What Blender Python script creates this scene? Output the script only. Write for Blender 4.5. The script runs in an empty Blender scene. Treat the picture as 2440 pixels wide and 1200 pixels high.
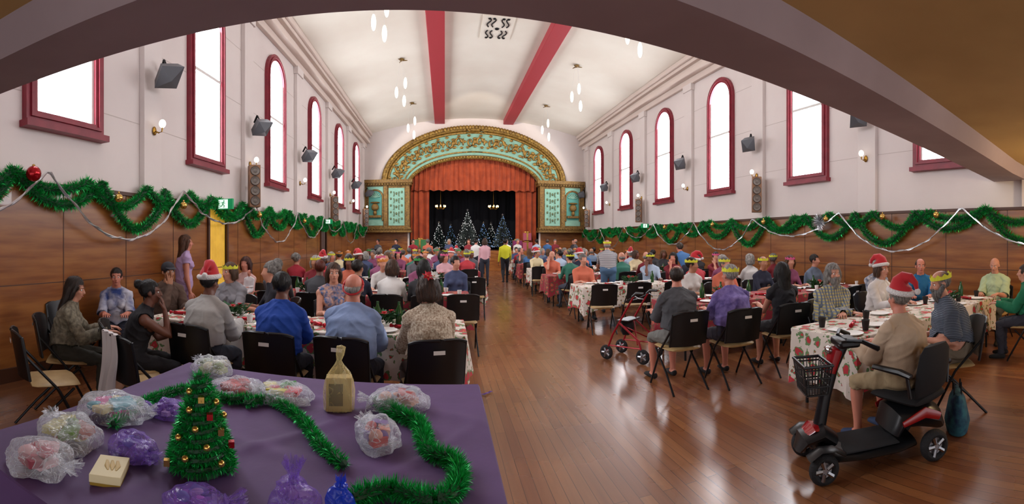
import bpy, math, random, numpy as np
from mathutils import Vector as V, Matrix, noise
rnd=random.Random(11); nr=np.random.RandomState(5)
S=bpy.context.scene; COL=S.collection
pi=math.pi
# ---------------------------------------------------------------- camera (cylindrical panorama, as the photograph)
EYE=1.62
cam=bpy.data.cameras.new('camera'); co=bpy.data.objects.new('camera',cam); COL.objects.link(co); S.camera=co
X0,Y0_,X1,Y1=(0,0,2440,1200)
cam.type='PANO'; cam.panorama_type='CENTRAL_CYLINDRICAL'
cam.central_cylindrical_range_u_min=(X0-1060)/1080; cam.central_cylindrical_range_u_max=(X1-1060)/1080
cam.central_cylindrical_range_v_min=(574-Y1)/1080; cam.central_cylindrical_range_v_max=(574-Y0_)/1080
cam.central_cylindrical_radius=1.0
cam.clip_start=.05
co.location=(0,0,EYE); co.rotation_euler=(pi/2,0,0)
# ---------------------------------------------------------------- materials
def lin(h):
    h=h.lstrip('#'); o=[]
    for i in (0,2,4):
        c=int(h[i:i+2],16)/255; o.append(c/12.92 if c<.04045 else ((c+.055)/1.055)**2.4)
    return (*o,1)
def M(name,col,rough=.6,metal=0,emit=0,var=None,scale=8,stretch=(1,1,1),bump=0,bscale=40,coat=0,alpha=1,sheen=0,bdist=.02):
    m=bpy.data.materials.new(name); m.use_nodes=True; nt=m.node_tree; b=nt.nodes['Principled BSDF']
    c=lin(col); b.inputs['Base Color'].default_value=c
    b.inputs['Roughness'].default_value=rough; b.inputs['Metallic'].default_value=metal
    b.inputs['Coat Weight'].default_value=coat; b.inputs['Alpha'].default_value=alpha
    if sheen: b.inputs['Sheen Weight'].default_value=sheen
    if emit: b.inputs['Emission Color'].default_value=c; b.inputs['Emission Strength'].default_value=emit
    tc=nt.nodes.new('ShaderNodeTexCoord'); mp=nt.nodes.new('ShaderNodeMapping'); nt.links.new(tc.outputs['Object'],mp.inputs[0]); mp.inputs['Scale'].default_value=stretch
    if var:
        n=nt.nodes.new('ShaderNodeTexNoise'); n.inputs['Scale'].default_value=scale; n.inputs['Detail'].default_value=5
        nt.links.new(mp.outputs[0],n.inputs['Vector'])
        r=nt.nodes.new('ShaderNodeValToRGB'); r.color_ramp.elements[0].position=.35; r.color_ramp.elements[1].position=.65
        r.color_ramp.elements[0].color=c; r.color_ramp.elements[1].color=lin(var)
        nt.links.new(n.outputs['Fac'],r.inputs[0]); nt.links.new(r.outputs[0],b.inputs['Base Color'])
    if bump:
        n=nt.nodes.new('ShaderNodeTexNoise'); n.inputs['Scale'].default_value=bscale; n.inputs['Detail'].default_value=4
        nt.links.new(mp.outputs[0],n.inputs['Vector'])
        bp=nt.nodes.new('ShaderNodeBump'); bp.inputs['Strength'].default_value=bump; bp.inputs['Distance'].default_value=bdist
        nt.links.new(n.outputs['Fac'],bp.inputs['Height']); nt.links.new(bp.outputs[0],b.inputs['Normal'])
    return m
def nodes(m): return m.node_tree, m.node_tree.nodes['Principled BSDF']
WALL=M('wall_paint','#e2d9d5',.85,var='#d9cfcb',scale=.6)
CEIL=M('ceiling_paint','#e6e0d3',.85,var='#ddd4c6',scale=.5)
CREAM=M('cornice_paint','#dccdc3',.8)
RED=M('dark_red_gloss_paint','#8c2535',.45,var='#7b1e2e',scale=5)
BEAMR=M('ceiling_beam_red','#a8323c',.6)
PANE=M('bright_window_glass','#f6f9ff',.3,emit=14.0)
SOFF=M('soffit_paint','#c0a068',.8,var='#ad8d58',scale=.8)
BEAMG=M('balcony_beam_paint','#a8969a',.8,var='#9a888c',scale=1.2)
BLACK=M('black_plastic','#101114',.35); BLK2=M('black_cloth','#0b0b10',.8)
CHAIRB=M('black_chair_plastic','#0d0e11',.38); SEATM=M('beige_vinyl','#b89a6a',.5,var='#a98a5a',scale=10)
METAL=M('steel','#9a9a9e',.3,1); DMET=M('dark_metal','#1c1d20',.4,.6); CHROME=M('chrome','#cfcfd4',.15,1); GREYM=M('grey_enamel','#4c4d52',.5)
WHITE=M('white_card','#e0deda',.6); GOLD=M('gilding','#a2813c',.45,.45,var='#6b4f22',scale=9,bump=.6,bscale=18)
GOLDD=M('dull_gilding','#8a6a30',.55,.3,var='#5f4420',scale=14,bump=.7,bscale=30)
TEAL=M('pale_teal_paint','#86b3a0',.7,var='#79a592',scale=5)
ORANGE=M('orange_velvet','#b04a20',.8,var='#963a16',scale=3,sheen=.2)
PURPLE=M('purple_tablecloth','#5b3f70',.75,var='#533866',scale=4,bump=.15,bscale=9)
TINS=M('green_tinsel','#0f9440',.28,.6,var='#2fc865',scale=60)
TINSD=M('dark_green_core','#083d1f',.6)
SILV=M('silver_beads','#cfd2d6',.25,.8); REDG=M('red_bauble','#a8101c',.15,.6); GOLDB=M('gold_bauble','#d8b060',.15,.9)
SKIN=[M('skin_fair','#c98f76',.55,var='#c0846c',scale=12),M('skin_rosy','#c67e68',.55),M('skin_brown','#6b4030',.5),M('skin_tan','#a97457',.55)]
EYEM=M('eye_white','#e8e4e0',.2); IRIS=M('dark_iris','#1e140e',.2); LIP=M('lips','#9a4a44',.5)
OPAL=M('opal_glass','#fff6e4',.3,emit=1.6); WARM=M('warm_bulb','#ffcf80',.3,emit=10)
BRASS=M('brass','#a07a34',.3,.9)
_hm={}
def HAIR(c):
    if c not in _hm: _hm[c]=M('hair_'+str(len(_hm)),c,.5,var='#%02x%02x%02x'%tuple(int(int(c[i:i+2],16)*.6) for i in (1,3,5)),scale=70,stretch=(1,1,.2),bump=.6,bscale=160,bdist=.004)
    return _hm[c]
_cm={}
def CL(c,var=None,scale=12,stretch=(1,1,1)):
    k=(c,var,scale)
    if k not in _cm: _cm[k]=M('fabric_'+str(len(_cm)),c,.85,var=var,scale=scale,stretch=stretch,bump=.35,bscale=10)
    return _cm[k]
def stripes(name,c1,c2,freq,axis='Z'):
    m=M(name,c1,.85); nt,b=nodes(m); tc=nt.nodes.new('ShaderNodeTexCoord'); w=nt.nodes.new('ShaderNodeTexWave'); w.bands_direction=axis
    w.inputs['Scale'].default_value=freq; nt.links.new(tc.outputs['Object'],w.inputs['Vector'])
    r=nt.nodes.new('ShaderNodeValToRGB'); r.color_ramp.interpolation='CONSTANT'; r.color_ramp.elements[0].color=lin(c1); r.color_ramp.elements[1].color=lin(c2); r.color_ramp.elements[1].position=.62
    nt.links.new(w.outputs['Fac'],r.inputs[0]); nt.links.new(r.outputs[0],b.inputs['Base Color']); return m
def plaid(name,c1,c2,c3):
    m=M(name,c1,.85); nt,b=nodes(m); tc=nt.nodes.new('ShaderNodeTexCoord'); prev=None
    base=nt.nodes.new('ShaderNodeRGB'); base.outputs[0].default_value=lin(c1); prev=base.outputs[0]
    for ax,c,f in (('Z',c2,9),('X',c3,9)):
        w=nt.nodes.new('ShaderNodeTexWave'); w.bands_direction=ax; w.inputs['Scale'].default_value=f; nt.links.new(tc.outputs['Object'],w.inputs['Vector'])
        r=nt.nodes.new('ShaderNodeValToRGB'); r.color_ramp.elements[0].position=.6; r.color_ramp.elements[1].position=.75; nt.links.new(w.outputs['Fac'],r.inputs[0])
        mx=nt.nodes.new('ShaderNodeMix'); mx.data_type='RGBA'; nt.links.new(r.outputs[0],mx.inputs[0]); nt.links.new(prev,mx.inputs[6]); mx.inputs[7].default_value=lin(c); prev=mx.outputs[2]
    nt.links.new(prev,b.inputs['Base Color']); return m
def floral(name,bg,fl,leaf,sc=7,amount=.55):
    m=M(name,bg,.8); nt,b=nodes(m); tc=nt.nodes.new('ShaderNodeTexCoord')
    ns=nt.nodes.new('ShaderNodeTexNoise'); ns.inputs['Scale'].default_value=24; nt.links.new(tc.outputs['Object'],ns.inputs['Vector'])
    ad=nt.nodes.new('ShaderNodeMix'); ad.data_type='VECTOR'; ad.inputs[0].default_value=.06; nt.links.new(tc.outputs['Object'],ad.inputs[4]); nt.links.new(ns.outputs['Color'],ad.inputs[5])
    v=nt.nodes.new('ShaderNodeTexVoronoi'); v.inputs['Scale'].default_value=sc; nt.links.new(ad.outputs[1],v.inputs['Vector'])
    r=nt.nodes.new('ShaderNodeValToRGB'); r.color_ramp.interpolation='CONSTANT'; e=r.color_ramp.elements
    e[0].color=lin('#c9a23c'); e[1].position=.09; e[1].color=lin(fl)
    x=e.new(.38); x.color=lin(leaf); x=e.new(.5); x.color=lin(bg)
    nt.links.new(v.outputs['Distance'],r.inputs[0])
    v2=nt.nodes.new('ShaderNodeTexVoronoi'); v2.inputs['Scale'].default_value=sc*2.1; nt.links.new(ad.outputs[1],v2.inputs['Vector'])
    r2=nt.nodes.new('ShaderNodeValToRGB'); r2.color_ramp.interpolation='CONSTANT'; e=r2.color_ramp.elements
    e[0].color=lin(fl); e[1].position=.2; e[1].color=lin(leaf); x=e.new(.34); x.color=lin(bg); nt.links.new(v2.outputs['Distance'],r2.inputs[0])
    mx=nt.nodes.new('ShaderNodeMix'); mx.data_type='RGBA'; sp=nt.nodes.new('ShaderNodeSeparateColor'); nt.links.new(v.outputs['Color'],sp.inputs[0])
    mt=nt.nodes.new('ShaderNodeMath'); mt.operation='GREATER_THAN'; mt.inputs[1].default_value=amount; nt.links.new(sp.outputs[0],mt.inputs[0])
    nt.links.new(mt.outputs[0],mx.inputs[0]); nt.links.new(r.outputs[0],mx.inputs[6]); nt.links.new(r2.outputs[0],mx.inputs[7]); nt.links.new(mx.outputs[2],b.inputs['Base Color']); return m
FLOR=floral('poinsettia_tablecloth','#d0c4ba','#b3303a','#5f7f52',sc=9,amount=.65); FLORR=floral('red_tablecloth','#8e2230','#b84a44','#3f5a30',sc=10,amount=.7)
def plank_floor():
    m=M('polished_timber_boards','#7a4424',.28,coat=.5); nt,b=nodes(m); b.inputs['Coat Roughness'].default_value=.2
    tc=nt.nodes.new('ShaderNodeTexCoord'); mp=nt.nodes.new('ShaderNodeMapping'); mp.inputs['Rotation'].default_value=(0,0,pi/2); nt.links.new(tc.outputs['Object'],mp.inputs[0])
    br=nt.nodes.new('ShaderNodeTexBrick'); br.inputs['Scale'].default_value=1; br.inputs['Brick Width'].default_value=1.9; br.inputs['Row Height'].default_value=.085; br.inputs['Mortar Size'].default_value=.0022
    br.inputs['Color1'].default_value=lin('#7c4a2e'); br.inputs['Color2'].default_value=lin('#98653f'); br.inputs['Mortar'].default_value=lin('#553420'); br.offset=.37
    nt.links.new(mp.outputs[0],br.inputs['Vector'])
    n=nt.nodes.new('ShaderNodeTexNoise'); n.inputs['Scale'].default_value=3; mp2=nt.nodes.new('ShaderNodeMapping'); mp2.inputs['Scale'].default_value=(9,.6,1); nt.links.new(tc.outputs['Object'],mp2.inputs[0]); nt.links.new(mp2.outputs[0],n.inputs['Vector']); n.inputs['Detail'].default_value=6
    mx=nt.nodes.new('ShaderNodeMix'); mx.data_type='RGBA'; mx.blend_type='MULTIPLY'; mx.inputs[0].default_value=.4
    r=nt.nodes.new('ShaderNodeValToRGB'); r.color_ramp.elements[0].color=(.5,.46,.45,1); r.color_ramp.elements[0].position=.3; r.color_ramp.elements[1].position=.7
    nt.links.new(n.outputs['Fac'],r.inputs[0]); nt.links.new(br.outputs['Color'],mx.inputs[6]); nt.links.new(r.outputs[0],mx.inputs[7]); nt.links.new(mx.outputs[2],b.inputs['Base Color'])
    n2=nt.nodes.new('ShaderNodeTexNoise'); n2.inputs['Scale'].default_value=1.5; nt.links.new(tc.outputs['Object'],n2.inputs['Vector'])
    r2=nt.nodes.new('ShaderNodeMapRange'); r2.inputs[3].default_value=.2; r2.inputs[4].default_value=.36; nt.links.new(n2.outputs['Fac'],r2.inputs[0]); nt.links.new(r2.outputs[0],b.inputs['Roughness'])
    return m
FLOOR=plank_floor()
PANEL=M('varnished_wall_panelling','#7a441c',.3,var='#9a6230',scale=2.2,stretch=(1,.5,5),coat=.3); PANELD=M('panel_joint','#4a2814',.5)
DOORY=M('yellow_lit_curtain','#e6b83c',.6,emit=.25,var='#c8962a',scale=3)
def organza(name,c,a=.15,cre=.55,sc=11):
    m=bpy.data.materials.new(name); m.use_nodes=True; nt=m.node_tree; b=nt.nodes['Principled BSDF']; b.inputs['Base Color'].default_value=lin(c); b.inputs['Roughness'].default_value=.2
    tc=nt.nodes.new('ShaderNodeTexCoord')
    n=nt.nodes.new('ShaderNodeTexNoise'); n.inputs['Scale'].default_value=sc; n.inputs['Detail'].default_value=2; n.inputs['Distortion'].default_value=2.5; nt.links.new(tc.outputs['Object'],n.inputs['Vector'])
    rp_=nt.nodes.new('ShaderNodeValToRGB'); e=rp_.color_ramp.elements; e[0].position=.44; e[0].color=(0,0,0,1); e[1].position=.5; e[1].color=(cre,cre,cre,1); x=e.new(.56); x.color=(0,0,0,1); nt.links.new(n.outputs['Fac'],rp_.inputs[0])
    lw=nt.nodes.new('ShaderNodeLayerWeight'); lw.inputs[0].default_value=.25; mr=nt.nodes.new('ShaderNodeMapRange'); mr.inputs[3].default_value=a; mr.inputs[4].default_value=.7
    nt.links.new(lw.outputs['Facing'],mr.inputs[0]); mx=nt.nodes.new('ShaderNodeMath'); mx.operation='MAXIMUM'; nt.links.new(mr.outputs[0],mx.inputs[0]); nt.links.new(rp_.outputs[0],mx.inputs[1]); nt.links.new(mx.outputs[0],b.inputs['Alpha'])
    bp=nt.nodes.new('ShaderNodeBump'); bp.inputs['Strength'].default_value=.8; bp.inputs['Distance'].default_value=.02
    nt.links.new(n.outputs['Fac'],bp.inputs['Height']); nt.links.new(bp.outputs[0],b.inputs['Normal']); return m
ORGW=organza('white_organza','#e6ecf6',.13); ORGP=organza('purple_organza','#8a64cc',.35,.7); ORGG=organza('gold_organza','#e8d69a',.28,.5,6); ORGB=organza('blue_organza','#2448d8',.7,.9)
# ---------------------------------------------------------------- geometry builder
class G:
    def __init__(s): s.v=[]; s.f=[]; s.m=[]
    def add(s,vs,fs,m=0,T=None):
        o=len(s.v)
        for p in vs:
            p=V(p)
            if T is not None: p=T@p
            s.v.append(tuple(p))
        for f in fs: s.f.append(tuple(i+o for i in f)); s.m.append(m)
        return s
    def box(s,a,b,m=0,T=None):
        (x0,y0,z0),(x1,y1,z1)=a,b
        return s.add([(x,y,z) for x in(x0,x1) for y in(y0,y1) for z in(z0,z1)],[(0,1,3,2),(4,6,7,5),(0,4,5,1),(2,3,7,6),(0,2,6,4),(1,5,7,3)],m,T)
    def loft(s,pts,rad,m=0,n=12,side=(1,0,0),T=None,cap=.55,closed=False):
        pts=[V(p) for p in pts]; L=len(pts); vs=[]; fs=[]
        if not isinstance(rad,(list,tuple)): rad=[rad]*L
        for i,p in enumerate(pts):
            if closed: t=(pts[(i+1)%L]-pts[i-1]).normalized()
            else: t=(pts[min(i+1,L-1)]-pts[max(i-1,0)]).normalized()
            u=V(side)-t*V(side).dot(t)
            if u.length<.05: u=V((0,1,0))-t*t.y
            if u.length<.05: u=V((0,0,1))-t*t.z
            u.normalize(); w=t.cross(u); r=rad[i]; a,b=(r if isinstance(r,(tuple,list)) else (r,r))
            for k in range(n): A=2*pi*k/n; vs.append(p+u*(a*math.cos(A))+w*(b*math.sin(A)))
        R=L if closed else L-1
        for i in range(R):
            j=(i+1)%L
            for k in range(n): fs.append((i*n+k,i*n+(k+1)%n,j*n+(k+1)%n,j*n+k))
        if not closed:
            for e,i,sg in ((0,0,-1),(1,L-1,1)):
                t=(pts[1]-pts[0]).normalized() if e==0 else (pts[-1]-pts[-2]).normalized(); r=rad[i]; r=min(r) if isinstance(r,(tuple,list)) else r
                vs.append(pts[i]+t*(sg*r*cap)); c=len(vs)-1
                for k in range(n):
                    q=(i*n+(k+1)%n,i*n+k,c) if e==0 else (i*n+k,i*n+(k+1)%n,c); fs.append(q)
        return s.add(vs,fs,m,T)
    def ell(s,c,r,m=0,n=12,k=8,T=None):
        vs=[(c[0],c[1],c[2]-r[2])]; fs=[]
        for i in range(1,k):
            a=-pi/2+pi*i/k
            for j in range(n): b=2*pi*j/n; vs.append((c[0]+r[0]*math.cos(a)*math.cos(b),c[1]+r[1]*math.cos(a)*math.sin(b),c[2]+r[2]*math.sin(a)))
        vs.append((c[0],c[1],c[2]+r[2])); e=len(vs)-1
        for j in range(n): fs.append((0,1+(j+1)%n,1+j)); fs.append((e,e-n+j,e-n+(j+1)%n))
        for i in range(k-2):
            for j in range(n): a=1+i*n; fs.append((a+j,a+(j+1)%n,a+n+(j+1)%n,a+n+j))
        return s.add(vs,fs,m,T)
    def rev(s,prof,m=0,n=20,T=None):
        vs=[];fs=[]
        for i,(r,z) in enumerate(prof):
            for j in range(n): b=2*pi*j/n; vs.append((r*math.cos(b),r*math.sin(b),z))
        for i in range(len(prof)-1):
            for j in range(n): fs.append((i*n+j,i*n+(j+1)%n,(i+1)*n+(j+1)%n,(i+1)*n+j))
        return s.add(vs,fs,m,T)
    def grid(s,fn,nu,nv,m=0,T=None):
        vs=[fn(i/nu,j/nv) for i in range(nu+1) for j in range(nv+1)]
        return s.add(vs,[(i*(nv+1)+j,(i+1)*(nv+1)+j,(i+1)*(nv+1)+j+1,i*(nv+1)+j+1) for i in range(nu) for j in range(nv)],m,T)
    def mesh(s,name,mats=(),smooth=True):
        me=bpy.data.meshes.new(name); me.from_pydata(s.v,[],s.f)
        for x in mats: me.materials.append(x)
        me.polygons.foreach_set('material_index',s.m)
        if smooth:
            me.polygons.foreach_set('use_smooth',[True]*len(s.f)); me.set_sharp_from_angle(angle=.7)
        me.update(); return me
def OB(name,me,parent=None,loc=None,yaw=0,rot=None,bevel=0,**pr):
    o=bpy.data.objects.new(name,me); COL.objects.link(o)
    if parent is not None: o.parent=parent
    if loc is not None: o.location=loc
    o.rotation_euler=rot if rot else (0,0,math.radians(yaw))
    if bevel:
        b=o.modifiers.new('bevel','BEVEL'); b.width=bevel; b.segments=2; b.limit_method='ANGLE'; b.angle_limit=.9
    for k,v in pr.items():
        if v is not None: o[k]=v
    return o
def TH(name,label,cat,loc,yaw=0,group=None,me=None,rot=None,bevel=0): return OB(name,me,None,loc,yaw,rot,bevel,label=label,category=cat,group=group)
def ST(name,g,mats,smooth=False,bevel=0): return OB(name,g.mesh(name,mats,smooth),kind='structure',bevel=bevel)
# ---------------------------------------------------------------- room
XL,XR,YF,XC=-4.33,7.67,24.3,1.67
g=G(); g.box((XL-.2,-4,-.1),(XR+.2,YF,0)); ST('floor',g,[FLOOR])
JOINT=M('wall_sheet_joint','#c4b8b2',.85)
for nm,x0,x1,xi,sg in (('wall_left',XL-.2,XL,XL,1),('wall_right',XR,XR+.2,XR,-1)):
    g=G(); g.box((x0,-4,0),(x1,YF,7.6))
    for z in (3.4,4.6,5.8): g.box((min(xi,xi+sg*.003),-4,z),(max(xi,xi+sg*.003),YF,z+.012),1)
    ST(nm,g,[WALL,JOINT])
def zc(x): return 7.35+.85*max(0,1-((x-XC)/6)**2)
g=G(); g.grid(lambda u,v:(XL+12*u,-1+(YF+1)*v,zc(XL+12*u)),28,2); g.grid(lambda u,v:(XL+12*u,-1+(YF+1)*v,zc(XL+12*u)+.15),28,2); ST('ceiling',g,[CEIL],True)
OX,OA=1.6,3.5
def zo(x):
    q=(x-OX)/OA; return 4.5+1.53*math.sqrt(max(0,1-q*q))
g=G(); N=60; xs=[XL]+[OX-OA+2*OA*i/N for i in range(N+1)]+[XR]
for i in range(len(xs)-1):
    a,b=xs[i],xs[i+1]
    if i==0 or i==len(xs)-2:
        for k in range(8):
            p=a+(b-a)*k/8; q=a+(b-a)*(k+1)/8; g.add([(p,YF,0),(q,YF,0),(q,YF,zc(q)),(p,YF,zc(p))],[(0,1,2,3)])
    else:
        g.add([(a,YF,0),(b,YF,0),(b,YF,1.05),(a,YF,1.05)],[(0,1,2,3)]); g.add([(a,YF,zo(a)),(b,YF,zo(b)),(b,YF,zc(b)),(a,YF,zc(a))],[(0,1,2,3)])
ST('wall_back',g,[WALL])
for nm,x0,x1,h,sg in (('trim_1',XL,XL+.05,2.28,1),('trim_2',XR-.05,XR,2.17,-1)):
    g=G(); 
    if sg>0:
        for a,b in ((-4,7.45),(8.15,15.2),(15.9,YF)): g.box((x0,a,0),(x1,b,h))
    else: g.box((x0,-4,0),(x1,YF,h))
    xi=x1 if sg>0 else x0
    g.box((min(xi,xi+sg*.04),-4,h),(max(xi,xi+sg*.04),YF,h+.05),1); g.box((min(xi,xi+sg*.03),-4,0),(max(xi,xi+sg*.03),YF,.16),1)
    y=-3.5
    while y<24:
        if not(sg>0 and (7.3<y<8.3 or 15.1<y<16)): g.box((min(xi,xi+sg*.004),y,.16),(max(xi,xi+sg*.004),y+.012,h),1)
        y+=1.22
    g.box((min(xi,xi+sg*.004),-4,1.1),(max(xi,xi+sg*.004),YF,1.112),1)
    ST(nm,g,[PANEL,PANELD])
for i,a in enumerate((7.45,15.2)):
    g=G(); g.grid(lambda u,v:(XL+.02+.015*math.sin(u*40),a+.7*u,2.25*v),40,2); g.box((XL,a-.06,0),(XL+.09,a,2.3),1); g.box((XL,a+.7,0),(XL+.09,a+.76,2.3),1); ST('door_%d'%(i+1),g,[DOORY if i==0 else PANELD,PANELD])
g=G(); g.box((XL+.06,YF-.05,0),(XR-.06,YF,1.05)); g.box((XL+.06,YF-.05,1.05),(OX-OA-.1,YF,2.15)); g.box((OX+OA+.1,YF-.05,1.05),(XR-.06,YF,2.15)); ST('trim_3',g,[PANEL])
for nm,x,sg in (('trim_4',XL,1),('trim_5',XR,-1)):
    g=G()
    for d,z0,z1 in ((.42,7.32,7.5),(.34,7.2,7.32),(.22,7.05,7.2),(.3,6.9,7.05),(.12,6.7,6.9)): g.box((min(x,x+sg*d),-1,z0),(max(x,x+sg*d),YF-.01,z1))
    ST(nm,g,[CREAM],bevel=.02)
k=6
for x,sg,h0 in ((XL,1,2.33),(XR,-1,2.22)):
    for i in range(7):
        y=2.1+3.55*i; g=G(); g.box((min(x,x+sg*.1),y-.23,h0),(max(x,x+sg*.1),y+.23,6.72)); g.box((min(x,x+sg*.14),y-.27,6.5),(max(x,x+sg*.14),y+.27,6.72)); ST('trim_%d'%k,g,[WALL],bevel=.01); k+=1
for xb in (-.27,3.42):
    g=G(); g.box((xb-.27,-1,zc(xb)-.22),(xb+.27,YF-.02,zc(xb)+.05)); ST('trim_%d'%k,g,[BEAMR],bevel=.02); k+=1
def arch(w,z0,z1,n=16): return [(-w,z0)]+[(w*math.cos(pi-pi*i/n),z1-w+w*math.sin(pi-pi*i/n)) for i in range(n+1)]+[(w,z0)]
wi=1
for x,sg in ((XL,1),(XR,-1)):
    for i in range(6):
        y=3.87+3.55*i; g=G(); o=arch(.66,3.05,6.42); q=arch(.5,3.18,6.26); n=len(o)
        def P(p,d): return (x+sg*d,y+p[0],p[1])
        rings=lambda n:[(a,(a+1)%n,(a+1)%n+n,a+n) for a in range(n)]+[(a,(a+1)%n,(a+1)%n+2*n,a+2*n) for a in range(n)]+[(a+n,(a+1)%n+n,(a+1)%n+3*n,a+3*n) for a in range(n)]
        g.add([P(p,.09) for p in o]+[P(p,.09) for p in q]+[P(p,0) for p in o]+[P(p,.02) for p in q],rings(n),0)
        o2=arch(.60,3.1,6.36); q2=arch(.55,3.14,6.31)
        g.add([P(p,.12) for p in o2]+[P(p,.12) for p in q2]+[P(p,.09) for p in o2]+[P(p,.09) for p in q2],rings(n),0)
        g.box((min(x,x+sg*.16),y-.70,2.97),(max(x,x+sg*.16),y+.70,3.05),0)
        g.add([P(p,.03) for p in q],[tuple(range(n))],1)
        g.box((min(x+sg*.03,x+sg*.06),y-.5,4.72),(max(x+sg*.03,x+sg*.06),y+.5,4.78),2)
        for s2 in (-.5,.46): g.box((min(x+sg*.03,x+sg*.055),y+s2,3.18),(max(x+sg*.03,x+sg*.055),y+s2+.04,5.76),2)
        ST('window_%d'%wi,g,[RED,PANE,WHITE]); wi+=1
# balcony beam and soffit over the viewer (skewed slightly to the hall axis)
g=G(); near=lambda u:1.80-.33*u
vs=[]
for u in (0,.25,.5,.75,1):
    xx=-8+20*u; vs+=[(xx,2.1,2.69),(xx,near(u),2.69),(xx,near(u)-.06,2.88),(xx,-4.5,2.92),(xx,2.1,4.2),(xx,-4.5,4.2)]
me_T=Matrix.Rotation(.1,4,'Z')
for i in range(4):
    for a,b,mm in ((0,1,0),(1,2,0),(2,3,1),(4,0,0),(3,5,1),(5,4,0)): g.add([vs[i*6+a],vs[i*6+b],vs[(i+1)*6+b],vs[(i+1)*6+a]],[(0,1,2,3)],mm,me_T)
for i,p in enumerate(g.v): g.v[i]=(min(max(p[0],XL-.1),XR+.1),p[1]+(0 if XL-.1<=p[0]<=XR+.1 else (min(max(p[0],XL-.1),XR+.1)-p[0])*math.tan(.1)),p[2])
ST('trim_%d'%k,g,[BEAMG,SOFF]); k+=1
g=G(); zz=zc(1.6)-.03; g.box((1.12,13.1,zz-.02),(2.08,14.6,zz+.05),0)
for sx in (-1,1):
    for sy in (-1,1):
        for q in range(2):
            p=[(1.6+sx*(.14+.14*q+.05*math.sin(t*5)),13.85+sy*(.12+.45*t),zz-.03) for t in [i/8 for i in range(9)]]; g.loft(p,.022,1,6)
            g.ell((1.6+sx*(.14+.14*q),13.85+sy*.62,zz-.03),(.05,.05,.02),1)
g.ell((1.6,13.85,zz-.03),(.07,.07,.03),1)
ST('trim_%d'%k,g,[CEIL,DMET]); k+=1
# ---------------------------------------------------------------- proscenium
Y0=YF
def el(a,b,zs,t): return V((OX-a*math.cos(pi*t),0,zs+b*math.sin(pi*t)))
g=G()
g.grid(lambda u,v:tuple(el(4.8-1.15*v,2.8-1.08*v,4.85-.35*v,u)+V((0,Y0-.10-.06*math.sin(pi*v),0))),60,6,1)
g.loft([tuple(el(4.85,2.82,4.8,i/60)+V((0,Y0-.14,0))) for i in range(61)],.17,0,8); g.loft([tuple(el(4.62,2.6,4.8,i/60)+V((0,Y0-.14,0))) for i in range(61)],.06,0,6)
g.loft([tuple(el(3.6,1.62,4.48,i/60)+V((0,Y0-.12,0))) for i in range(61)],.1,0,8); g.loft([tuple(el(3.82,1.83,4.55,i/60)+V((0,Y0-.14,0))) for i in range(61)],.04,0,6)
for i in range(90):
    c=el(4.87,2.86,4.8,(i+.5)/90); g.ell((c.x,Y0-.3,c.z),(.10,.07,.12),0,8,5)
for i in range(70):
    c=el(3.6,1.62,4.48,(i+.5)/70); g.ell((c.x,Y0-.21,c.z),(.06,.05,.06),0,6,4)
for w in range(11):
    t=.07+.086*w; c=el(4.22,2.23,4.68,t); c2=el(4.22,2.23,4.68,t+.01); d=(c2-c).normalized(); nn=V((-d.z,0,d.x)); yy=Y0-.2
    for s in (-1,1):
        cc=c+d*(.24*s); pts=[tuple(cc+d*(.2*math.cos(a)*(1-.09*j))+nn*(s*.28*math.sin(a)*(1-.09*j))+V((0,yy,0))) for j,a in enumerate([q*.75 for q in range(11)])]
        g.loft(pts,[.07-.003*j for j in range(11)],0,6)
        for q in range(5):
            e=cc+d*(.3*math.cos(q*1.3)*s)+nn*(.34*math.sin(q*1.3)); g.ell((e.x,yy,e.z),(.10,.04,.07),0,6,4)
    e=c; g.ell((e.x,yy,e.z),(.13,.08,.13),0,8,5); e=c+d*.5; g.ell((e.x,yy,e.z),(.06,.05,.2),0,8,5)
ST('trim_%d'%k,g,[GOLD,TEAL],True); k+=1
NICHE=M('niche_teal','#4f8f84',.8)
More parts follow.
